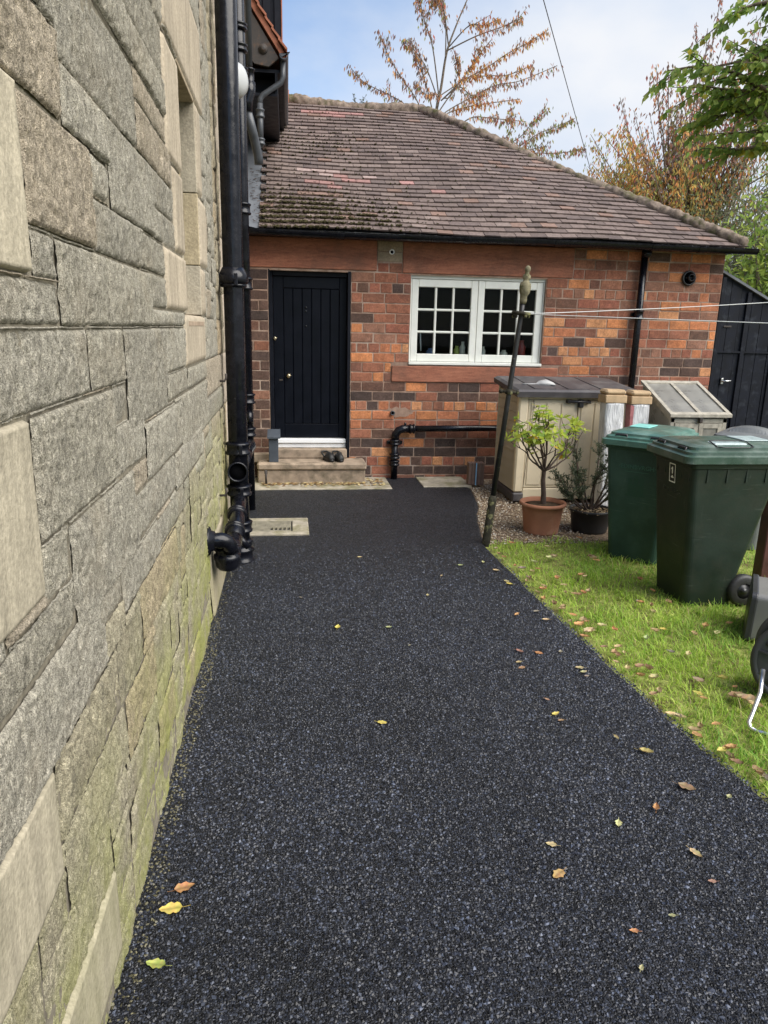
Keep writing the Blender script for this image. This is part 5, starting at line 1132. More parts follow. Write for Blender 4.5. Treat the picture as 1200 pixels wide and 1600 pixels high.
mb = MB(); disc(mb, HC-HN*.22, 1); build('side_disc', mb, REELP, hr)
mb = MB(); k0 = HC+HN*.02
mb.tube([(2.17, 2.80, .20), (2.115, 2.722, .13), (2.065, 2.684, .055), (2.030, 2.655, .022), (2.027, 2.635, .006), (2.045, 2.61, .002), (2.10, 2.565, .004), (2.35, 2.42, .004)], .0105, 12); mb.tube([HC+HN*.03, HC+HN*.05+Vector((0, 0, .3)), HC-HN*.1+Vector((0, 0, .55)), HC-HN*.25+Vector((0, 0, .3)), HC-HN*.25], .0105, 12)
build('tube_frame', mb, STEEL, hr)
# washing line pole
pl = empty('washing_pole', (1.60, 5.54, 0), 'leaning black iron clothes pole with mossy finial at the gravel edge', 'pole')
PB, PT = Vector((1.600, 5.54, -.05)), Vector((1.792, 5.545, 2.0)); ln_ = lambda z: PB.lerp(PT, (z+.05)/2.05)
build('shaft', MB().tube([ln_(.36), ln_(1.2), ln_(1.82), ln_(1.93)], [.022, .020, .019, .019], 16), simple('flaking_black_paint', (.011, .011, .011), .42, .4, 16, .4, 40, dirt=(.26, .25, .2), dscale=42, dlo=.66, dhi=.74), pl)
mb = MB(); mb.tube([ln_(-.05), ln_(.0), ln_(.30), ln_(.36), ln_(.40)], [.036, .034, .032, .034, .024], 16); V = np.array(mb.v); V[:, :2] += .004*np.stack([fbm(V[:, 0]*40, V[:, 1]*40, V[:, 2]*14, 3, k) for k in (1, 2)], -1); mb.v = [tuple(q) for q in V]
MOSSY = simple('mossy_iron', (.035, .032, .024), .9, .4, 20, .8, 60, spec=.1, dirt=(.26, .25, .12), dscale=12, dlo=.52, dhi=.66)
build('socket', mb, MOSSY, pl)
FIN = simple('lichened_finial', (.19, .17, .11), .95, .4, 30, .9, 70, spec=.1, dirt=(.07, .07, .03), dscale=16, dlo=.5, dhi=.64)
mb = MB(); o_ = ln_(1.90); axp = (PT-PB).normalized()
mb.lathe([(.024, 0), (.027, .03), (.026, .06), (.030, .065), (.040, .085), (.044, .12), (.040, .15), (.026, .165), (.024, .178), (.03, .19), (.028, .21), (.016, .222), (.018, .236), (.024, .25), (.02, .268), (.008, .28)], o_, axp, 18)
V = np.array(mb.v); V += .004*np.stack([fbm(V[:, 0]*50, V[:, 1]*50, V[:, 2]*50, 3, k) for k in (1, 2, 3)], -1); mb.v = [tuple(q) for q in V]; build('finial', mb, FIN, pl)
mb = MB(); q = ln_(1.235); mb.tube([q+Vector((-.065, 0, .004)), q+Vector((.065, 0, -.004))], .011, 10)
for s_ in (-1, 1): mb.lathe([(.004, -.016), (.017, -.008), (.017, .008), (.004, .016)], q+Vector((s_*.067, 0, -s_*.004)), (1, 0, 0), 14)
mb.lathe([(.03, -.02), (.03, .02)], q, axp, 16); build('cleat', mb, MOSSY, pl)
mb = MB(); q = ln_(1.83); mb.lathe([(.026, -.012), (.07, -.012), (.074, .0), (.07, .012), (.026, .012)], q, axp, 18)
for i in range(5): a = i*1.256; mb.lathe([(.010, 0), (.012, .012), (.006, .022)], q+Vector((math.cos(a)*.06, math.sin(a)*.06, -.012)), (0, 0, -1), 10)
build('line_ring', mb, MOSSY, pl)
la = ln_(1.83)
def sagline(p0, p1, s_): p0, p1 = Vector(p0), Vector(p1); return [p0.lerp(p1, i/24)-Vector((0, 0, s_*4*(i/24)*(1-i/24))) for i in range(25)]
tag(build('washing_line', MB().tube(sagline(la+Vector((.07, .03, 0)), (5.9, 6.6, 2.14), .02), .0032, 6), WIRE), 'upper white washing line running from the leaning pole towards the right', 'washing line')
tag(build('washing_line', MB().tube(sagline(la+Vector((.06, -.03, -.005)), (4.6, 3.6, 1.745), .0), .0028, 6), WIRE), 'lower white washing line running from the leaning pole towards the right', 'washing line')
tag(build('overhead_cable', MB().tube([(1.51, 6.5, 5.71), (2.9, 9, 5.32), (4.29, 11.5, 4.925), (5.68, 14, 4.54), (7.07, 16.5, 4.16)], .006, 6), CABLE), 'thin dark overhead cable slanting down through the pale sky', 'cable')

# ================================================================== PLANTS
class Leaves:
    def __init__(s): s.V = []; s.C = []
    def add(s, p, d, n, l, w_, c, fold=.25):
        d = Vector(d).normalized(); n = Vector(n); b = d.cross(n)
        b = b.normalized() if b.length > 1e-5 else d.orthogonal().normalized(); n = b.cross(d)
        p = Vector(p); m = p+d*l*.45+n*w_*fold
        s.V += [p, p+d*l*.42+b*w_*.5-n*w_*fold*.3, p+d*l-n*l*.10, p+d*l*.42-b*w_*.5-n*w_*fold*.3]
        s.C += [c]*4
    def build(s, name, m, parent):
        V = np.array([tuple(v) for v in s.V]); k = len(V)//4; b = np.arange(k)[:, None]*4
        return build_np(name, V, b+np.array([[0, 1, 2, 3]]), np.array(s.C), m, parent, False)
def rv(s=1.): return Vector((random.gauss(0, s), random.gauss(0, s), random.gauss(0, s)))
def jig(c, f=.15):
    k = ran(1-f, 1+f); return (c[0]*k*ran(.93, 1.07), c[1]*k*ran(.93, 1.07), c[2]*k)
def poly_at(P, t):
    n = len(P)-1; i = min(int(t*n), n-1); return P[i].lerp(P[i+1], t*n-i), (P[i+1]-P[i]).normalized()
# ---- small azalea in the terracotta pot
random.seed(21)
pot = empty('flower_pot', (2.2, 5.9, 0), 'terracotta coloured plastic pot holding the small standard tree', 'pot')
build('pot', MB().lathe([(.148, -.02), (.15, .0), (.172, .17), (.175, .175), (.178, .225), (.198, .228), (.203, .24), (.200, .256), (.19, .26), (.176, .255), (.168, .22)], (2.2, 5.9, 0), n=40, capb=False), TERRA, pot)
for z in (.135, .15): pass
build('soil', MB().lathe([(.172, 0), (.10, .012), (.02, .016)], (2.2, 5.9, .222), n=28), SOIL, pot)
az = empty('potted_tree', (2.2, 5.9, .23), 'small bare stemmed tree with sparse yellow green leaves in the terracotta pot', 'potted tree')
AZ = MB(); LV = Leaves()
def whorl(p, d, n=7, s_=1.0):
    d = Vector(d).normalized(); u = d.orthogonal().normalized(); v = d.cross(u); a0 = ran(0, 6)
    for i in range(n):
        a = a0+6.283*i/n+ran(-.3, .3); dr = (u*math.cos(a)+v*math.sin(a))*1.0+d*ran(-.1, .7)
        t = random.random(); c = (.44, .52, .075) if t < .55 else (.24, .38, .07) if t < .8 else (.40, .46, .10) if t < .96 else (.62, .38, .04)
        LV.add(p+rv(.006), dr, d+rv(.25), ran(.055, .092)*s_, ran(.026, .040)*s_, jig(c))
def twigs(p, d, l, r, dep):
    k = 4; P = [p]; dd = d.normalized()
    for i in range(k):
        dd = (dd+rv(.13)+Vector((0, 0, .07))).normalized(); P.append(P[-1]+dd*l/k)
    AZ.tube(P, [lerp(r, r*.62, i/k) for i in range(k+1)], 6, (1, 1, 1), cap=False)
    if dep == 0:
        whorl(P[-1], dd, random.choice((6, 7, 8, 10)), ran(.85, 1.2))
        if random.random() < .5: whorl(P[2], dd, 3, .7)
        return
    for i in range(random.choice((2, 2, 3))):
        q = P[-1] if i < 2 else P[2]; nd = (dd+rv(.42)+Vector((0, 0, .12))).normalized(); twigs(q, nd, l*ran(.62, .9), r*.62, dep-1)
tk = [Vector(p) for p in ((2.205, 5.9, .22), (2.20, 5.9, .33), (2.185, 5.895, .45), (2.185, 5.89, .53))]
AZ.tube(tk, [.027, .022, .019, .018], 10, cap=False)
for d, l in (((-.55, -.1, .55), .21), ((-.8, .3, .5), .22), ((-.25, .25, .9), .24), ((-.1, -.3, 1), .22), ((.3, .2, .8), .22), ((.75, -.1, .6), .24), ((.9, .3, .42), .25), ((.5, -.5, .55), .2), ((-.5, -.5, .6), .2), ((.1, .5, .7), .2)):
    twigs(tk[-1] if random.random() < .6 else tk[2].lerp(tk[3], .6), Vector(d), l, .010, 2)
build('trunk', AZ, TWIG, az, fixn=False); LV.build('leaves', LEAF, az)
# ---- rosemary like bush in the black pot
pot2 = empty('flower_pot', (2.66, 5.93, 0), 'black plastic pot holding the straggly grey green bush', 'pot')
build('pot', MB().lathe([(.15, -.02), (.155, .0), (.178, .16), (.19, .163), (.192, .185), (.182, .187), (.172, .18), (.17, .15)], (2.66, 5.93, 0), n=36, capb=False), BLACKPOT, pot2)
mb = MB(); mb.lathe([(.175, 0), (.1, .015), (.02, .018)], (2.66, 5.93, .15), n=24)
build('soil', mb, SOIL, pot2)
mb = MB()
for i in range(160):
    a, r_ = ran(0, 6.3), .165*math.sqrt(random.random()); p = Vector((2.66+r_*math.cos(a), 5.93+r_*math.sin(a), .168)); b_ = ran(0, 6.3); q = Vector((math.cos(b_), math.sin(b_), ran(0, .35)))*ran(.02, .06)
    mb.tube([p, p+q], .004, 4, random.choice([(.32, .24, .15), (.2, .14, .09), (.42, .34, .22)]), cap=False)
build('bark_mulch', mb, simple('mulch', (1, 1, 1), .95, .3, 30, 0, vcol=True, spec=.05), pot2)
bs = empty('potted_bush', (2.66, 5.93, .17), 'straggly grey green needle leaved bush in the black pot', 'bush'); AZ = MB(); LV = Leaves()
for d, l in (((-.62, 0, .8), .58), ((-.85, .2, .62), .42), ((-.35, .3, 1), .62), ((-.2, -.2, .9), .55), ((.1, .2, 1), .6), ((.3, -.1, 1), .58), ((.55, .1, .9), .55), ((.75, .2, .7), .45), ((-.55, -.35, .6), .42), ((.4, -.4, .8), .42), ((-1, 0, .35), .3)):
    P = [Vector((2.66+d[0]*.05, 5.93, .16))]; dd = Vector(d).normalized()
    for i in range(7): dd = (dd+rv(.09)+Vector((0, 0, .04))).normalized(); P.append(P[-1]+dd*l/7)
    AZ.tube(P, [lerp(.0095, .003, i/7) for i in range(8)], 6, cap=False)
    for j in range(18):
        t = ran(.35, 1); p, td = poly_at(P, t); sd_ = (td+rv(.55)+Vector((0, 0, .3))).normalized(); l2 = ran(.06, .15); q = p+sd_*l2
        AZ.tube([p, p.lerp(q, .5)+rv(.004), q], [.0025, .002, .0013], 4, cap=False)
        for i in range(34):
            s_ = random.random(); c = random.choice([(.085, .115, .065), (.13, .155, .10), (.06, .085, .045), (.17, .19, .13)])
            LV.add(p+sd_*l2*s_, sd_*.7+rv(.6), rv(1), ran(.018, .034), ran(.006, .009), jig(c))
build('stems', AZ, TWIG, bs, fixn=False); LV.build('foliage', LEAF, bs)
# ---- cherry behind the roof, thin with hanging autumn leaves
def bez(P, k=6):
    P = [Vector(p) for p in P]; out = []
    for i in range(len(P)-1):
        a, b_, c, d = P[max(i-1, 0)], P[i], P[i+1], P[min(i+2, len(P)-1)]
        for j in range(k):
            t = j/k; out.append(.5*((2*b_)+(c-a)*t+(2*a-5*b_+4*c-d)*t*t+(3*b_-a-3*c+d)*t**3))
    out.append(P[-1]); return out
PAL = {'o': [(.56, .25, .08), (.62, .31, .09), (.48, .21, .075)], 'm': [(.30, .20, .17), (.27, .185, .16), (.34, .205, .155), (.22, .165, .13)], 'r': [(.45, .16, .10), (.42, .14, .11)], 'g': [(.27, .29, .09), (.33, .32, .10), (.22, .25, .085)], 'y': [(.54, .42, .12), (.48, .37, .11)]}  # the mauve set has the dulling of backlit leaves in its colour
def hang(LV, P, dens, t0, mix, l=(.06, .095), cl=.035):
    P = [Vector(p) for p in P]; L_ = sum((P[i+1]-P[i]).length for i in range(len(P)-1)); n = int(L_*dens)
    for i in range(n):
        t = lerp(t0, 1, (i+random.random())/n)
        p, td = poly_at(P, t); key = random.choices(list(mix), weights=list(mix.values()))[0]
        side = td.cross(Vector((0, 0, 1))); side = side.normalized() if side.length > .01 else Vector((1, 0, 0))
        d = Vector((0, 0, -1))+side*random.choice((-1, 1))*ran(.1, .6)+td*ran(-.1, .45)+rv(.12)
        ll = ran(*l); LV.add(p+rv(cl), d, rv(1), ll, ll*ran(.30, .42), jig(random.choice(PAL[key]), .2), .2)
random.seed(33)
chy = empty('cherry_tree', (2.5, 13.5, 0), 'sparse young cherry tree with hanging red brown leaves rising behind the roof ridge', 'tree')
BR = [
[(2.3, 13.5, 0), (2.4, 13.5, 3), (2.56, 13.5, 5.17), (2.66, 13.58, 5.73), (2.75, 13.66, 6.29), (2.91, 13.74, 6.73), (3.1, 13.82, 7.16), (3.25, 13.9, 7.48)],
[(2.62, 13.5, 5.5), (2.42, 13.18, 6.17), (2.28, 13.26, 6.6), (2.2, 13.34, 6.92), (2.16, 13.42, 7.12)],
[(2.72, 13.6, 6.2), (2.76, 13.88, 6.77), (2.71, 13.96, 7.07), (2.68, 14.04, 7.34)],
[(2.5, 13.5, 5.0), (2.15, 13.08, 5.38), (1.92, 13.16, 5.69), (1.7, 13.24, 6.03), (1.54, 13.32, 6.4)],
[(2.5, 13.5, 4.9), (2.13, 13.98, 5.51), (1.84, 14.06, 5.69), (1.41, 14.14, 5.88), (1.18, 14.22, 6.1)],
[(2.74, 13.6, 6.3), (3.2, 13.38, 6.48), (3.67, 13.46, 6.68), (4.0, 13.54, 6.85)],
[(2.6, 13.5, 5.3), (3.0, 13.7, 5.85), (3.23, 13.78, 6.0), (3.53, 13.86, 6.18), (3.9, 13.94, 6.44), (4.28, 14.02, 6.66), (4.67, 14.1, 6.92)],
[(2.5, 13.4, 5.0), (2.63, 13.2, 5.21), (3.13, 13.28, 5.52), (3.56, 13.36, 5.75), (4.01, 13.44, 5.87), (4.68, 13.52, 6.17)],
[(2.65, 13.6, 5.6), (2.87, 14.1, 5.83), (3.25, 14.18, 6.07), (3.64, 14.26, 6.17), (4.04, 14.34, 6.23), (4.53, 14.42, 6.45)],
[(2.5, 13.4, 4.7), (3.03, 13.08, 5.12), (3.4, 13.16, 5.19), (3.7, 13.24, 5.2), (4.12, 13.32, 5.21)],
[(2.5, 13.5, 4.2), (3.54, 13.6, 4.79), (4.11, 13.68, 4.9), (4.5, 13.76, 5.14), (4.89, 13.84, 5.31), (5.22, 13.92, 5.47)],
[(2.5, 13.4, 4.0), (3.66, 13.2, 4.55), (4.18, 13.28, 4.7), (4.76, 13.36, 4.75), (5.25, 13.44, 4.86)],
[(3.3, 13.8, 4.7), (3.62, 13.9, 4.89), (4.16, 13.98, 5.07), (4.47, 14.06, 5.38), (4.78, 14.14, 5.68)],
[(2.5, 13.5, 5.1), (2.87, 14.0, 5.44), (3.21, 14.08, 5.58), (3.64, 14.16, 5.69), (4.27, 14.24, 5.82)],
[(2.8, 13.7, 6.4), (2.99, 13.08, 6.51), (3.25, 13.16, 6.56), (3.54, 13.24, 6.7)],
[(2.65, 13.5, 5.5), (2.86, 13.4, 5.69), (3.08, 13.48, 5.95), (3.27, 13.56, 6.23), (3.52, 13.64, 6.53)],
[(2.6, 13.5, 5.5), (2.47, 13.98, 6.12), (2.26, 14.06, 6.42), (2.08, 14.14, 6.56)],
[(2.55, 13.5, 5.2), (2.39, 13.48, 5.69), (2.29, 13.56, 5.98), (2.11, 13.64, 6.46)],
[(2.76, 13.6, 6.4), (2.56, 13.18, 6.8), (2.44, 13.26, 6.88), (2.33, 13.34, 6.72)],
[(2.75, 13.7, 5.6), (2.97, 14.2, 5.8), (3.11, 14.28, 6.29), (3.05, 14.36, 6.47)],
[(3.5, 13.5, 4.6), (3.7, 13.4, 4.82), (3.89, 13.48, 5.08), (3.97, 13.56, 5.33)],
[(3.7, 13.5, 4.6), (3.97, 13.8, 4.77), (4.37, 13.88, 4.89), (4.77, 13.96, 5.0)],
[(2.6, 13.5, 5.4), (2.51, 13.0, 5.44), (2.32, 13.08, 5.45), (2.16, 13.16, 5.61)],
[(2.65, 13.5, 5.5), (2.93, 13.38, 5.69), (3.17, 13.46, 5.6), (3.4, 13.54, 5.69)]]
TB = MB(); LV = Leaves()
for i, b_ in enumerate(BR):
    P = bez(b_); r0 = .038 if i == 0 else .012; n = len(P)
    TB.tube(P, [lerp(r0, .006, (k/(n-1))**.8) for k in range(n)], 6, cap=False)
    if i == 0: hang(LV, P[int(n*.7):], 26, .0, {'m': 3, 'o': 1}); continue
    mix = {'m': 5, 'o': 2.2, 'g': 1, 'r': .6} if i not in (6, 14, 15, 13, 8) else {'o': 5, 'y': 1, 'm': 2, 'r': .7}
    if i in (10, 11, 12, 20, 21): mix = {'m': 3.5, 'g': 3, 'r': .9, 'o': .8}
    hang(LV, P, 80 if i not in (15, 6) else 115, .30, mix)
    for _ in range(4):
        t = ran(.4, .9); p, td = poly_at(P, t); q = p+(td*.6+Vector((ran(-.6, .6), ran(-.5, .5), ran(.1, .8)))).normalized()*ran(.12, .32); TB.tube([p, q], [.006, .003], 5, cap=False); hang(LV, [p, q], 60, .1, mix)
build('trunk', TB, BARK, chy, fixn=False); LV.build('crown', LEAF, chy)
# ---- fuller orange cherry to the right of the roof
random.seed(44)
ch2 = empty('cherry_tree', (7.0, 12.6, 0), 'bushy cherry tree with orange and olive autumn leaves to the right of the roof', 'tree')
TB = MB(); LV = Leaves(); K0 = Vector((7.0, 12.6, 2.2)); TB.tube([(7.0, 12.6, 0), (7.02, 12.6, 1.2), K0], [.13, .11, .09], 9, cap=False)
# crown targets: (x, z, spread, count, mix) in the plane of the tree
for (x, z, sx, sz, cnt, dn_, mix) in ((5.75, 4.25, .30, .38, 34, 95, {'o': 6, 'y': 3.5, 'r': .6, 'g': 2}), (6.15, 3.85, .40, .45, 40, 95, {'y': 3, 'g': 4, 'o': 2}), (6.6, 4.4, .45, .5, 34, 80, {'g': 4, 'y': 3, 'o': 2, 'm': .6}), (6.75, 5.35, .40, .35, 22, 60, {'o': 5, 'r': 2, 'm': 1, 'g': 1}), (7.3, 5.0, .5, .5, 30, 65, {'o': 3, 'm': 1.5, 'g': 3, 'y': 1}), (5.55, 4.55, .22, .35, 9, 42, {'m': 3, 'g': 2, 'o': 1}), (6.1, 5.4, .42, .35, 14, 42, {'m': 5, 'r': 1, 'o': 1}), (6.95, 6.2, .28, .45, 8, 36, {'m': 5, 'r': 1}), (7.9, 5.8, .5, .5, 16, 40, {'m': 4, 'r': 1.5}), (7.9, 4.3, .6, .6, 30, 70, {'g': 4, 'y': 1, 'o': 1}), (5.45, 4.0, .18, .3, 12, 60, {'o': 3, 'y': 1, 'g': 2})):
    for _ in range(cnt):
        e = Vector((random.gauss(x, sx), 12.4+random.gauss(0, .7), random.gauss(z, sz))); s_ = K0+Vector((ran(-.15, .15), ran(-.2, .2), ran(-.1, 1.6)))
        mid = s_.lerp(e, .5)+Vector((0, 0, -.10))+rv(.12); P = bez([s_, mid, e], 6); n = len(P)
        TB.tube(P, [lerp(.018, .004, k/(n-1)) for k in range(n)], 5, cap=False); hang(LV, P[int(n*.4):], dn_, .0, mix, (.055, .095), .06)
for e in ((5.30, 12.2, 5.35), (5.85, 12.3, 5.75), (6.55, 12.4, 6.55), (6.98, 12.5, 7.05), (7.6, 12.4, 6.2), (5.35, 12.4, 4.85), (6.2, 12.5, 6.0)):
    P = bez([K0+Vector((-.2, 0, .6)), K0.lerp(Vector(e), .55)+rv(.1), Vector(e)], 7); TB.tube(P, [lerp(.02, .004, k/(len(P)-1)) for k in range(len(P))], 5, cap=False); hang(LV, P[4:], 46, .0, {'m': 5, 'r': 1}, (.06, .11))
build('trunk', TB, BARK, ch2, fixn=False); LV.build('crown', LEAF, ch2)
# ---- grey green bushes and a bright leafy shrub behind the gate
def bush(name, label, cat, c, rad_, n, mixc, ln, wd, stems=60, droop=.4, hole=.0):
    t = empty(name, (c[0], c[1], 0), label, cat); TB = MB(); LV = Leaves(); C_ = Vector(c)
    for i in range(stems):
        v = rv(1).normalized(); v.z = abs(v.z)*1.1-.25; e = C_+Vector((v.x*rad_[0], v.y*rad_[1], v.z*rad_[2]))*ran(.72, 1.08); s_ = Vector((c[0]+ran(-.3, .3), c[1]+ran(-.2, .2), ran(0, .4)))
        P = bez([s_, s_.lerp(e, .5)+rv(.15)+Vector((0, 0, .2)), e], 6); TB.tube(P, [lerp(.022, .004, k/(len(P)-1)) for k in range(len(P))], 5, cap=False)
        m = n//stems; cc = random.choice(mixc)
        for j in range(m):
            tt = ran(.35, 1)**.8; p, td = poly_at(P, tt); p = p+rv(.17*(.5+tt))
            d = td*.6+rv(.7)+Vector((0, 0, -droop)); l = ran(*ln); LV.add(p, d, rv(1), l, l*wd*ran(.8, 1.2), jig(cc if random.random() < .6 else random.choice(mixc), .25), .15)
    build('stems', TB, BARK, t, fixn=False); LV.build('foliage', LEAF, t); return t
random.seed(55)
bush('willow_bush', 'dense grey green fine leaved bush rising behind the black boarded gate', 'bush', (7.3, 10.9, 2.2), (1.9, 1.2, 2.25), 42000, [(.14, .16, .085), (.19, .205, .12), (.10, .12, .06), (.23, .24, .15)], (.06, .13), .16, 110, .25)
bush('elder_bush', 'bright yellow green leafy shrub above the black boarded gate at the right', 'bush', (7.0, 9.45, 2.6), (1.05, .5, 1.5), 6500, [(.28, .37, .07), (.36, .43, .09), (.19, .27, .06)], (.07, .13), .42, 40, .35)
bush('laurel_bush', 'dark green bush filling the gap far right behind the gate', 'bush', (9.3, 11.0, 2.3), (1.5, 1.2, 2.6), 14000, [(.05, .07, .025), (.08, .10, .035), (.11, .13, .05)], (.07, .13), .4, 80, .3)
# ---- overhanging green tree entering from the right
random.seed(66)
gt2 = empty('green_tree', (5.4, 5.6, 0), 'leafy green tree whose branches hang into the top right corner of the view', 'tree')
TB = MB(); LV = Leaves(); F0 = Vector((5.2, 5.6, 3.0)); TB.tube([(5.45, 5.65, -.05), (5.4, 5.62, 1.5), (5.2, 5.6, 3.0), (5.1, 5.55, 4.4)], [.12, .10, .085, .04], 10, cap=False)
NB = [[(3.77, 5.4, 3.41), (3.49, 5.45, 3.44), (3.26, 5.5, 3.55), (3.03, 5.55, 3.60), (2.78, 5.6, 3.57)],
[(3.94, 5.6, 3.3), (3.54, 5.65, 3.37), (3.32, 5.7, 3.33), (3.15, 5.75, 3.29)], [(3.66, 5.2, 3.46), (3.39, 5.25, 3.54), (3.22, 5.3, 3.57), (2.88, 5.35, 3.5)],
[(3.5, 5.0, 3.90), (3.25, 5.05, 3.85), (3.1, 5.1, 3.83), (3.0, 5.15, 3.81)], [(3.7, 5.3, 3.75), (3.5, 5.35, 3.72), (3.32, 5.4, 3.69)],
[(3.95, 5.5, 3.14), (3.6, 5.55, 3.22), (3.35, 5.6, 3.37), (3.16, 5.65, 3.46)], [(4.17, 5.8, 3.45), (3.9, 5.85, 3.35), (3.67, 5.9, 3.28), (3.45, 5.9, 3.26)], [(4.1, 5.6, 3.6), (3.7, 5.6, 3.55), (3.4, 5.6, 3.48)], [(4.2, 5.4, 4.2), (3.7, 5.2, 4.02), (3.3, 5.15, 3.9)], [(4.0, 5.5, 3.5), (3.6, 5.5, 3.46), (3.25, 5.5, 3.44), (3.0, 5.5, 3.46)], [(4.0, 5.7, 3.35), (3.65, 5.7, 3.42), (3.3, 5.75, 3.42)], [(4.1, 5.3, 3.95), (3.65, 5.2, 3.88), (3.35, 5.2, 3.80)], [(4.1, 5.7, 3.2), (3.75, 5.7, 3.16), (3.5, 5.7, 3.10), (3.3, 5.75, 3.12)], [(4.1, 5.4, 3.6), (3.6, 5.35, 3.62), (3.2, 5.35, 3.60)], [(4.2, 5.8, 3.4), (3.75, 5.8, 3.5), (3.4, 5.8, 3.55)]]
GC = [(.25, .36, .085), (.31, .42, .10), (.40, .47, .12), (.18, .28, .065)]
def frond(P, dens, s_=1.0):
    L_ = sum((P[i+1]-P[i]).length for i in range(len(P)-1)); n = int(L_*dens)
    for i in range(n):
        p, td = poly_at(P, (i+.5)/n); side = td.cross(Vector((0, 0, 1))).normalized()
        for sg in (-1, 1):
            c = random.choice(GC) if random.random() > .05 else (.40, .36, .05); l = ran(.055, .08)*s_
            LV.add(p+rv(.008), td*.6+side*sg*ran(.3, .9)+Vector((0, 0, -ran(.2, 1.0)))+rv(.2), Vector((0, -.7, .5))+rv(.7), l, l*ran(.5, .66), jig(c), .12)
for b_ in NB:
    P0 = [F0+Vector((0, 0, ran(-.3, 1.0)))]+[Vector(q) for q in b_]; P = bez(P0, 6); n = len(P); TB.tube(P, [lerp(.03, .004, k/(n-1)) for k in range(n)], 6, cap=False); frond(P[7:], 27)
    for _ in range(11):
        t = ran(.30, .97); p, td = poly_at(P, t); q = p+(td*.8+Vector((0, ran(-.8, .8), ran(-.6, .25)))).normalized()*ran(.12, .36); Q = [p, p.lerp(q, .5)+rv(.01), q]; TB.tube(Q, [.005, .004, .002], 5, cap=False); frond(Q, 27)
build('trunk', TB, BARK, gt2, fixn=False); LV.build('crown', leaf_mat('thin_leaf', .7), gt2)
# ---- weed sprig on the ridge
sp = empty('weed_sprig', (1.05, 11.25, 4.72), 'tiny weed sprouting from the roof ridge', 'weed'); LV = Leaves(); TB = MB()
for i in range(7):
    p = Vector((1.05+ran(-.1, .1), 11.22, 4.72)); q = p+Vector((ran(-.15, .15), ran(-.05, .05), ran(.08, .17))); TB.tube([p, q], .003, 4, cap=False)
    for k in range(7): LV.add(p.lerp(q, ran(.3, 1)), rv(1)+Vector((0, 0, .5)), rv(1), .035, .012, jig((.12, .15, .06)))
build('stem', TB, TWIG, sp, fixn=False); LV.build('leaves', LEAF, sp)

# ================================================================== FALLEN LEAVES (each one lies by itself)
CL = {'ob': (.45, .22, .07), 'tan': (.48, .36, .18), 'pink': (.40, .20, .15), 'or': (.47, .20, .06), 'br': (.24, .13, .06), 'pg': (.34, .38, .17), 'py': (.50, .48, .22), 'yb': (.50, .38, .12), 'ye': (.58, .45, .07), 'gr': (.22, .20, .17), 'pt': (.48, .33, .22), 'gy': (.36, .38, .06)}
CN = {'ob': 'orange brown', 'tan': 'tan', 'pink': 'pinkish', 'or': 'orange', 'br': 'brown', 'pg': 'pale green', 'py': 'pale yellow', 'yb': 'yellow brown', 'ye': 'yellow', 'gr': 'greyish', 'pt': 'pinkish tan', 'gy': 'green yellow'}
def fallen(x, y, z, key, size, label, group, curl=None, rz=None):
    n, m = 9, 5; curl = ran(.1, .5) if curl is None else curl; a = ran(0, 6.3) if rz is None else rz; asp = ran(.5, .68); V = []; C = []
    ca, sa = math.cos(a), math.sin(a); tw = ran(-.5, .5); c = jig(tuple(.72*a_+.28*b_ for a_, b_ in zip(CL[key], (.42, .36, .22))), .2); q = ran(.6, 1.2)
    for i in range(n):
        t = i/(n-1); wd = asp*math.sin(math.pi*min(1, t**.8))**.75*(1-.15*t)+.015
        for j in range(m):
            s_ = (j/(m-1))*2-1; X_ = (t-.5)*size; Y_ = s_*wd*size*.5*(1+.22*math.sin(t*17+q*40)*abs(s_))
            h = size*(curl*(s_*s_)*.35*q+curl*.5*(t-.5)**2+.05*math.sin(t*9+s_*3)*curl+tw*.18*s_*(t-.5))
            V.append((x+X_*ca-Y_*sa, y+X_*sa+Y_*ca, z+.003+max(0, h))); e = .62 if j == 2 else 1.0; C.append(tuple(k*e*ran(.85, 1.1) for k in c))
    F_ = [(i*m+j, (i+1)*m+j, (i+1)*m+j+1, i*m+j+1) for i in range(n-1) for j in range(m-1)]; k = len(V)
    p0 = Vector((x-.5*size*ca, y-.5*size*sa, z+.004)); p1 = p0+Vector((-ca, -sa, .15))*size*.35; w_ = Vector((-sa, ca, 0))*.0009
    V += [tuple(p0-w_), tuple(p0+w_), tuple(p1+w_), tuple(p1-w_)]; C += [tuple(k2*.7 for k2 in c)]*4; F_.append((k, k+1, k+2, k+3))
    mb = MB(); mb.add(V, F_, C, smooth=True); return tag(build('fallen_leaf', mb, DRYLEAF, fixn=False), label, 'leaf', group)
random.seed(77)
G1 = 'fallen leaves on the tarmac'
fallen(-.335, 1.93, .004, 'ob', .062, 'orange brown fallen leaf, uppermost of the three leaves beside the foot of the stone wall', G1, .25, .3)
fallen(-.365, 1.85, .004, 'ye', .068, 'broad yellow fallen leaf, middle one of the three beside the foot of the stone wall', G1, .12, 3.2)
fallen(-.375, 1.655, .004, 'gy', .055, 'green yellow fallen leaf, lowest of the three beside the foot of the stone wall', G1, .3, 2.9)
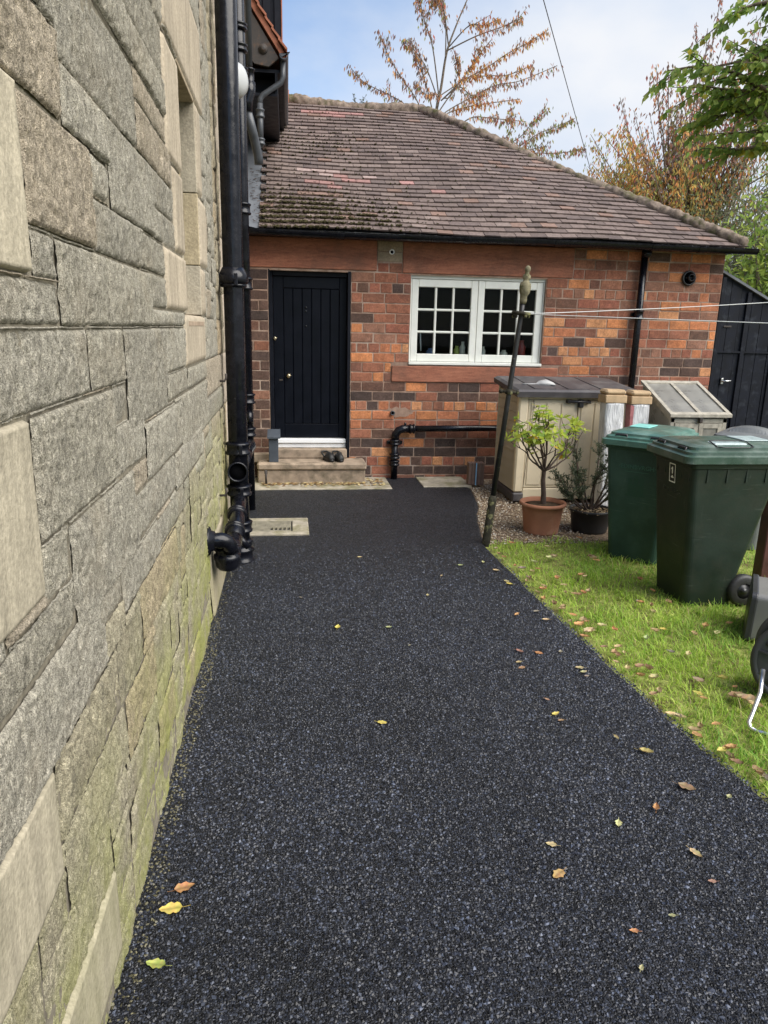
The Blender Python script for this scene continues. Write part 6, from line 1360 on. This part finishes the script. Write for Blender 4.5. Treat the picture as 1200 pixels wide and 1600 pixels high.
PATH = [(0.845, 1.864, 'ob', 0.055), (1.345, 1.909, 'tan', 0.05), (1.327, 1.784, 'pink', 0.03), (1.328, 2.149, 'or', 0.045), (1.508, 2.253, 'br', 0.07), (1.641, 2.185, 'pg', 0.03), (1.149, 2.078, 'py', 0.042), (0.871, 2.001, 'tan', 0.04), (1.128, 1.667, 'pg', 0.025), (0.984, 1.623, 'or', 0.03), (0.948, 1.502, 'pg', 0.025), (1.466, 2.5, 'yb', 0.06), (1.389, 2.614, 'tan', 0.035), (1.195, 2.829, 'ye', 0.045), (1.201, 2.773, 'br', 0.035), (1.203, 2.962, 'pink', 0.028), (1.235, 3.483, 'pink', 0.05), (1.335, 3.458, 'or', 0.05), (1.46, 3.464, 'gr', 0.035), (1.192, 3.362, 'tan', 0.04), (1.185, 3.296, 'br', 0.045), (1.491, 3.22, 'pg', 0.04), (1.488, 3.27, 'tan', 0.05), (1.488, 3.178, 'gr', 0.03), (0.27, 3.887, 'ye', 0.055), (0.564, 3.864, 'pg', 0.04), (0.395, 2.831, 'ye', 0.045), (1.256, 4.963, 'pg', 0.05), (1.495, 4.586, 'tan', 0.05), (1.498, 4.534, 'ye', 0.05), (1.378, 3.995, 'or', 0.05), (1.519, 4.036, 'gr', 0.05), (1.53, 3.903, 'tan', 0.05), (1.062, 4.735, 'tan', 0.03), (0.892, 4.369, 'tan', 0.035), (0.523, 5.193, 'tan', 0.04), (0.064, 4.383, 'gr', 0.025), (0.648, 3.612, 'gr', 0.025), (1.483, 4.818, 'tan', 0.05), (1.44, 5.012, 'py', 0.04)]
SPEC = {0: 'curled orange brown fallen leaf alone near the bottom middle of the tarmac', 1: 'upright tan oval fallen leaf near the bottom right of the tarmac', 3: 'bright orange fallen leaf between the curled brown leaf and the tan oval one', 4: 'long curled brown fallen leaf on the tarmac close to the lower lawn edge', 6: 'flat pale yellow fallen leaf left of the bright orange one', 11: 'wide yellow brown fallen leaf with raised edges on the tarmac right of centre',
        24: 'yellow fallen leaf on the far half of the tarmac, beyond the central yellow one', 26: 'yellow fallen leaf alone in the centre of the tarmac', 16: 'pinkish fallen leaf next to an orange one on the tarmac near the lawn edge', 17: 'orange fallen leaf next to a pinkish one on the tarmac near the lawn edge', 13: 'pale yellow fallen leaf just above a small brown one on the tarmac', 9: 'small orange fallen leaf with long stalk at the bottom right of the tarmac'}
for i, (x, y, k_, s_) in enumerate(PATH):
    fallen(x, y, .004, k_, s_*.95, SPEC.get(i, 'small '+CN[k_]+' fallen leaf lying flat on the black tarmac'), G1)
G2 = 'fallen leaves on the lawn'
LAWN = [(2.451, 3.707, 'or', 0.055), (2.446, 4.527, 'or', 0.06), (2.305, 5.03, 'tan', 0.09), (2.314, 4.967, 'or', 0.06), (1.979, 5.05, 'py', 0.07), (2.061, 4.648, 'or', 0.06), (1.874, 4.279, 'br', 0.07), (1.936, 4.298, 'or', 0.05), (1.707, 3.813, 'or', 0.07), (1.761, 3.877, 'br', 0.07), (1.727, 3.717, 'tan', 0.08), (1.73, 3.96, 'or', 0.05), (1.823, 3.756, 'tan', 0.05), (2.024, 3.06, 'pt', 0.06), (2.149, 2.856, 'tan', 0.1), (2.129, 2.901, 'br', 0.08), (1.877, 2.663, 'or', 0.045), (1.788, 2.474, 'ye', 0.045), (1.837, 2.489, 'or', 0.05), (1.731, 2.776, 'tan', 0.05), (1.752, 2.746, 'tan', 0.05), (1.761, 2.637, 'br', 0.05), (1.752, 2.596, 'or', 0.05), (1.8, 2.39, 'br', 0.05), (2.173, 2.98, 'or', 0.03), (2.425, 4.3, 'or', 0.05), (2.432, 4.101, 'br', 0.06), (2.628, 3.741, 'or', 0.05), (2.466, 3.612, 'py', 0.06), (2.318, 3.597, 'tan', 0.05), (2.24, 3.942, 'tan', 0.05), (2.059, 5.345, 'tan', 0.05), (2.239, 5.61, 'py', 0.06), (2.418, 5.562, 'or', 0.06), (1.798, 5.449, 'or', 0.05), (1.938, 5.513, 'br', 0.05), (1.818, 4.952, 'py', 0.05), (1.635, 5.119, 'or', 0.04), (1.857, 4.464, 'tan', 0.05), (1.859, 4.594, 'or', 0.05), (1.723, 4.473, 'tan', 0.05), (1.792, 4.806, 'or', 0.04), (1.814, 3.255, 'br', 0.06), (1.847, 3.216, 'br', 0.05), (1.753, 3.43, 'br', 0.05), (1.8, 3.492, 'tan', 0.05), (2.133, 3.343, 'py', 0.05), (2.16, 3.069, 'ye', 0.05), (1.951, 2.936, 'ye', 0.05), (2.158, 2.795, 'tan', 0.06), (1.954, 2.886, 'or', 0.035), (1.851, 2.319, 'br', 0.05), (1.778, 2.983, 'tan', 0.05), (1.879, 3.705, 'or', 0.05), (2.166, 3.682, 'ye', 0.04), (2.004, 3.561, 'pg', 0.05)]
for i, (x, y, k_, s_) in enumerate(LAWN):
    lab = {0: 'round orange fallen leaf in the grass midway between the dark bin and the hose reel', 14: 'large tan fallen leaf in the grass left of the hose reel leg', 2: 'large pale tan fallen leaf in the grass in front of the teal green bin'}.get(i, CN[k_]+' fallen leaf caught in the green lawn grass')
    fallen(x, y, .006 if x-RB(y) < .12 else .016, k_, s_*1.1, lab, G2, ran(.2, .6))
random.seed(91)
for i in range(58):
    y = ran(2.15, 5.5); x = RB(y)+(abs(random.gauss(0, .05)) if i < 34 else ran(.1, 1.3)); k_ = random.choice(['br', 'br', 'tan', 'tan', 'or', 'pt', 'gr'])
    fallen(x, y, .004 if x-RB(y) < .1 else .014, k_, ran(.035, .062), CN[k_]+' fallen leaf caught in the green lawn grass', G2, ran(.4, 1.0))
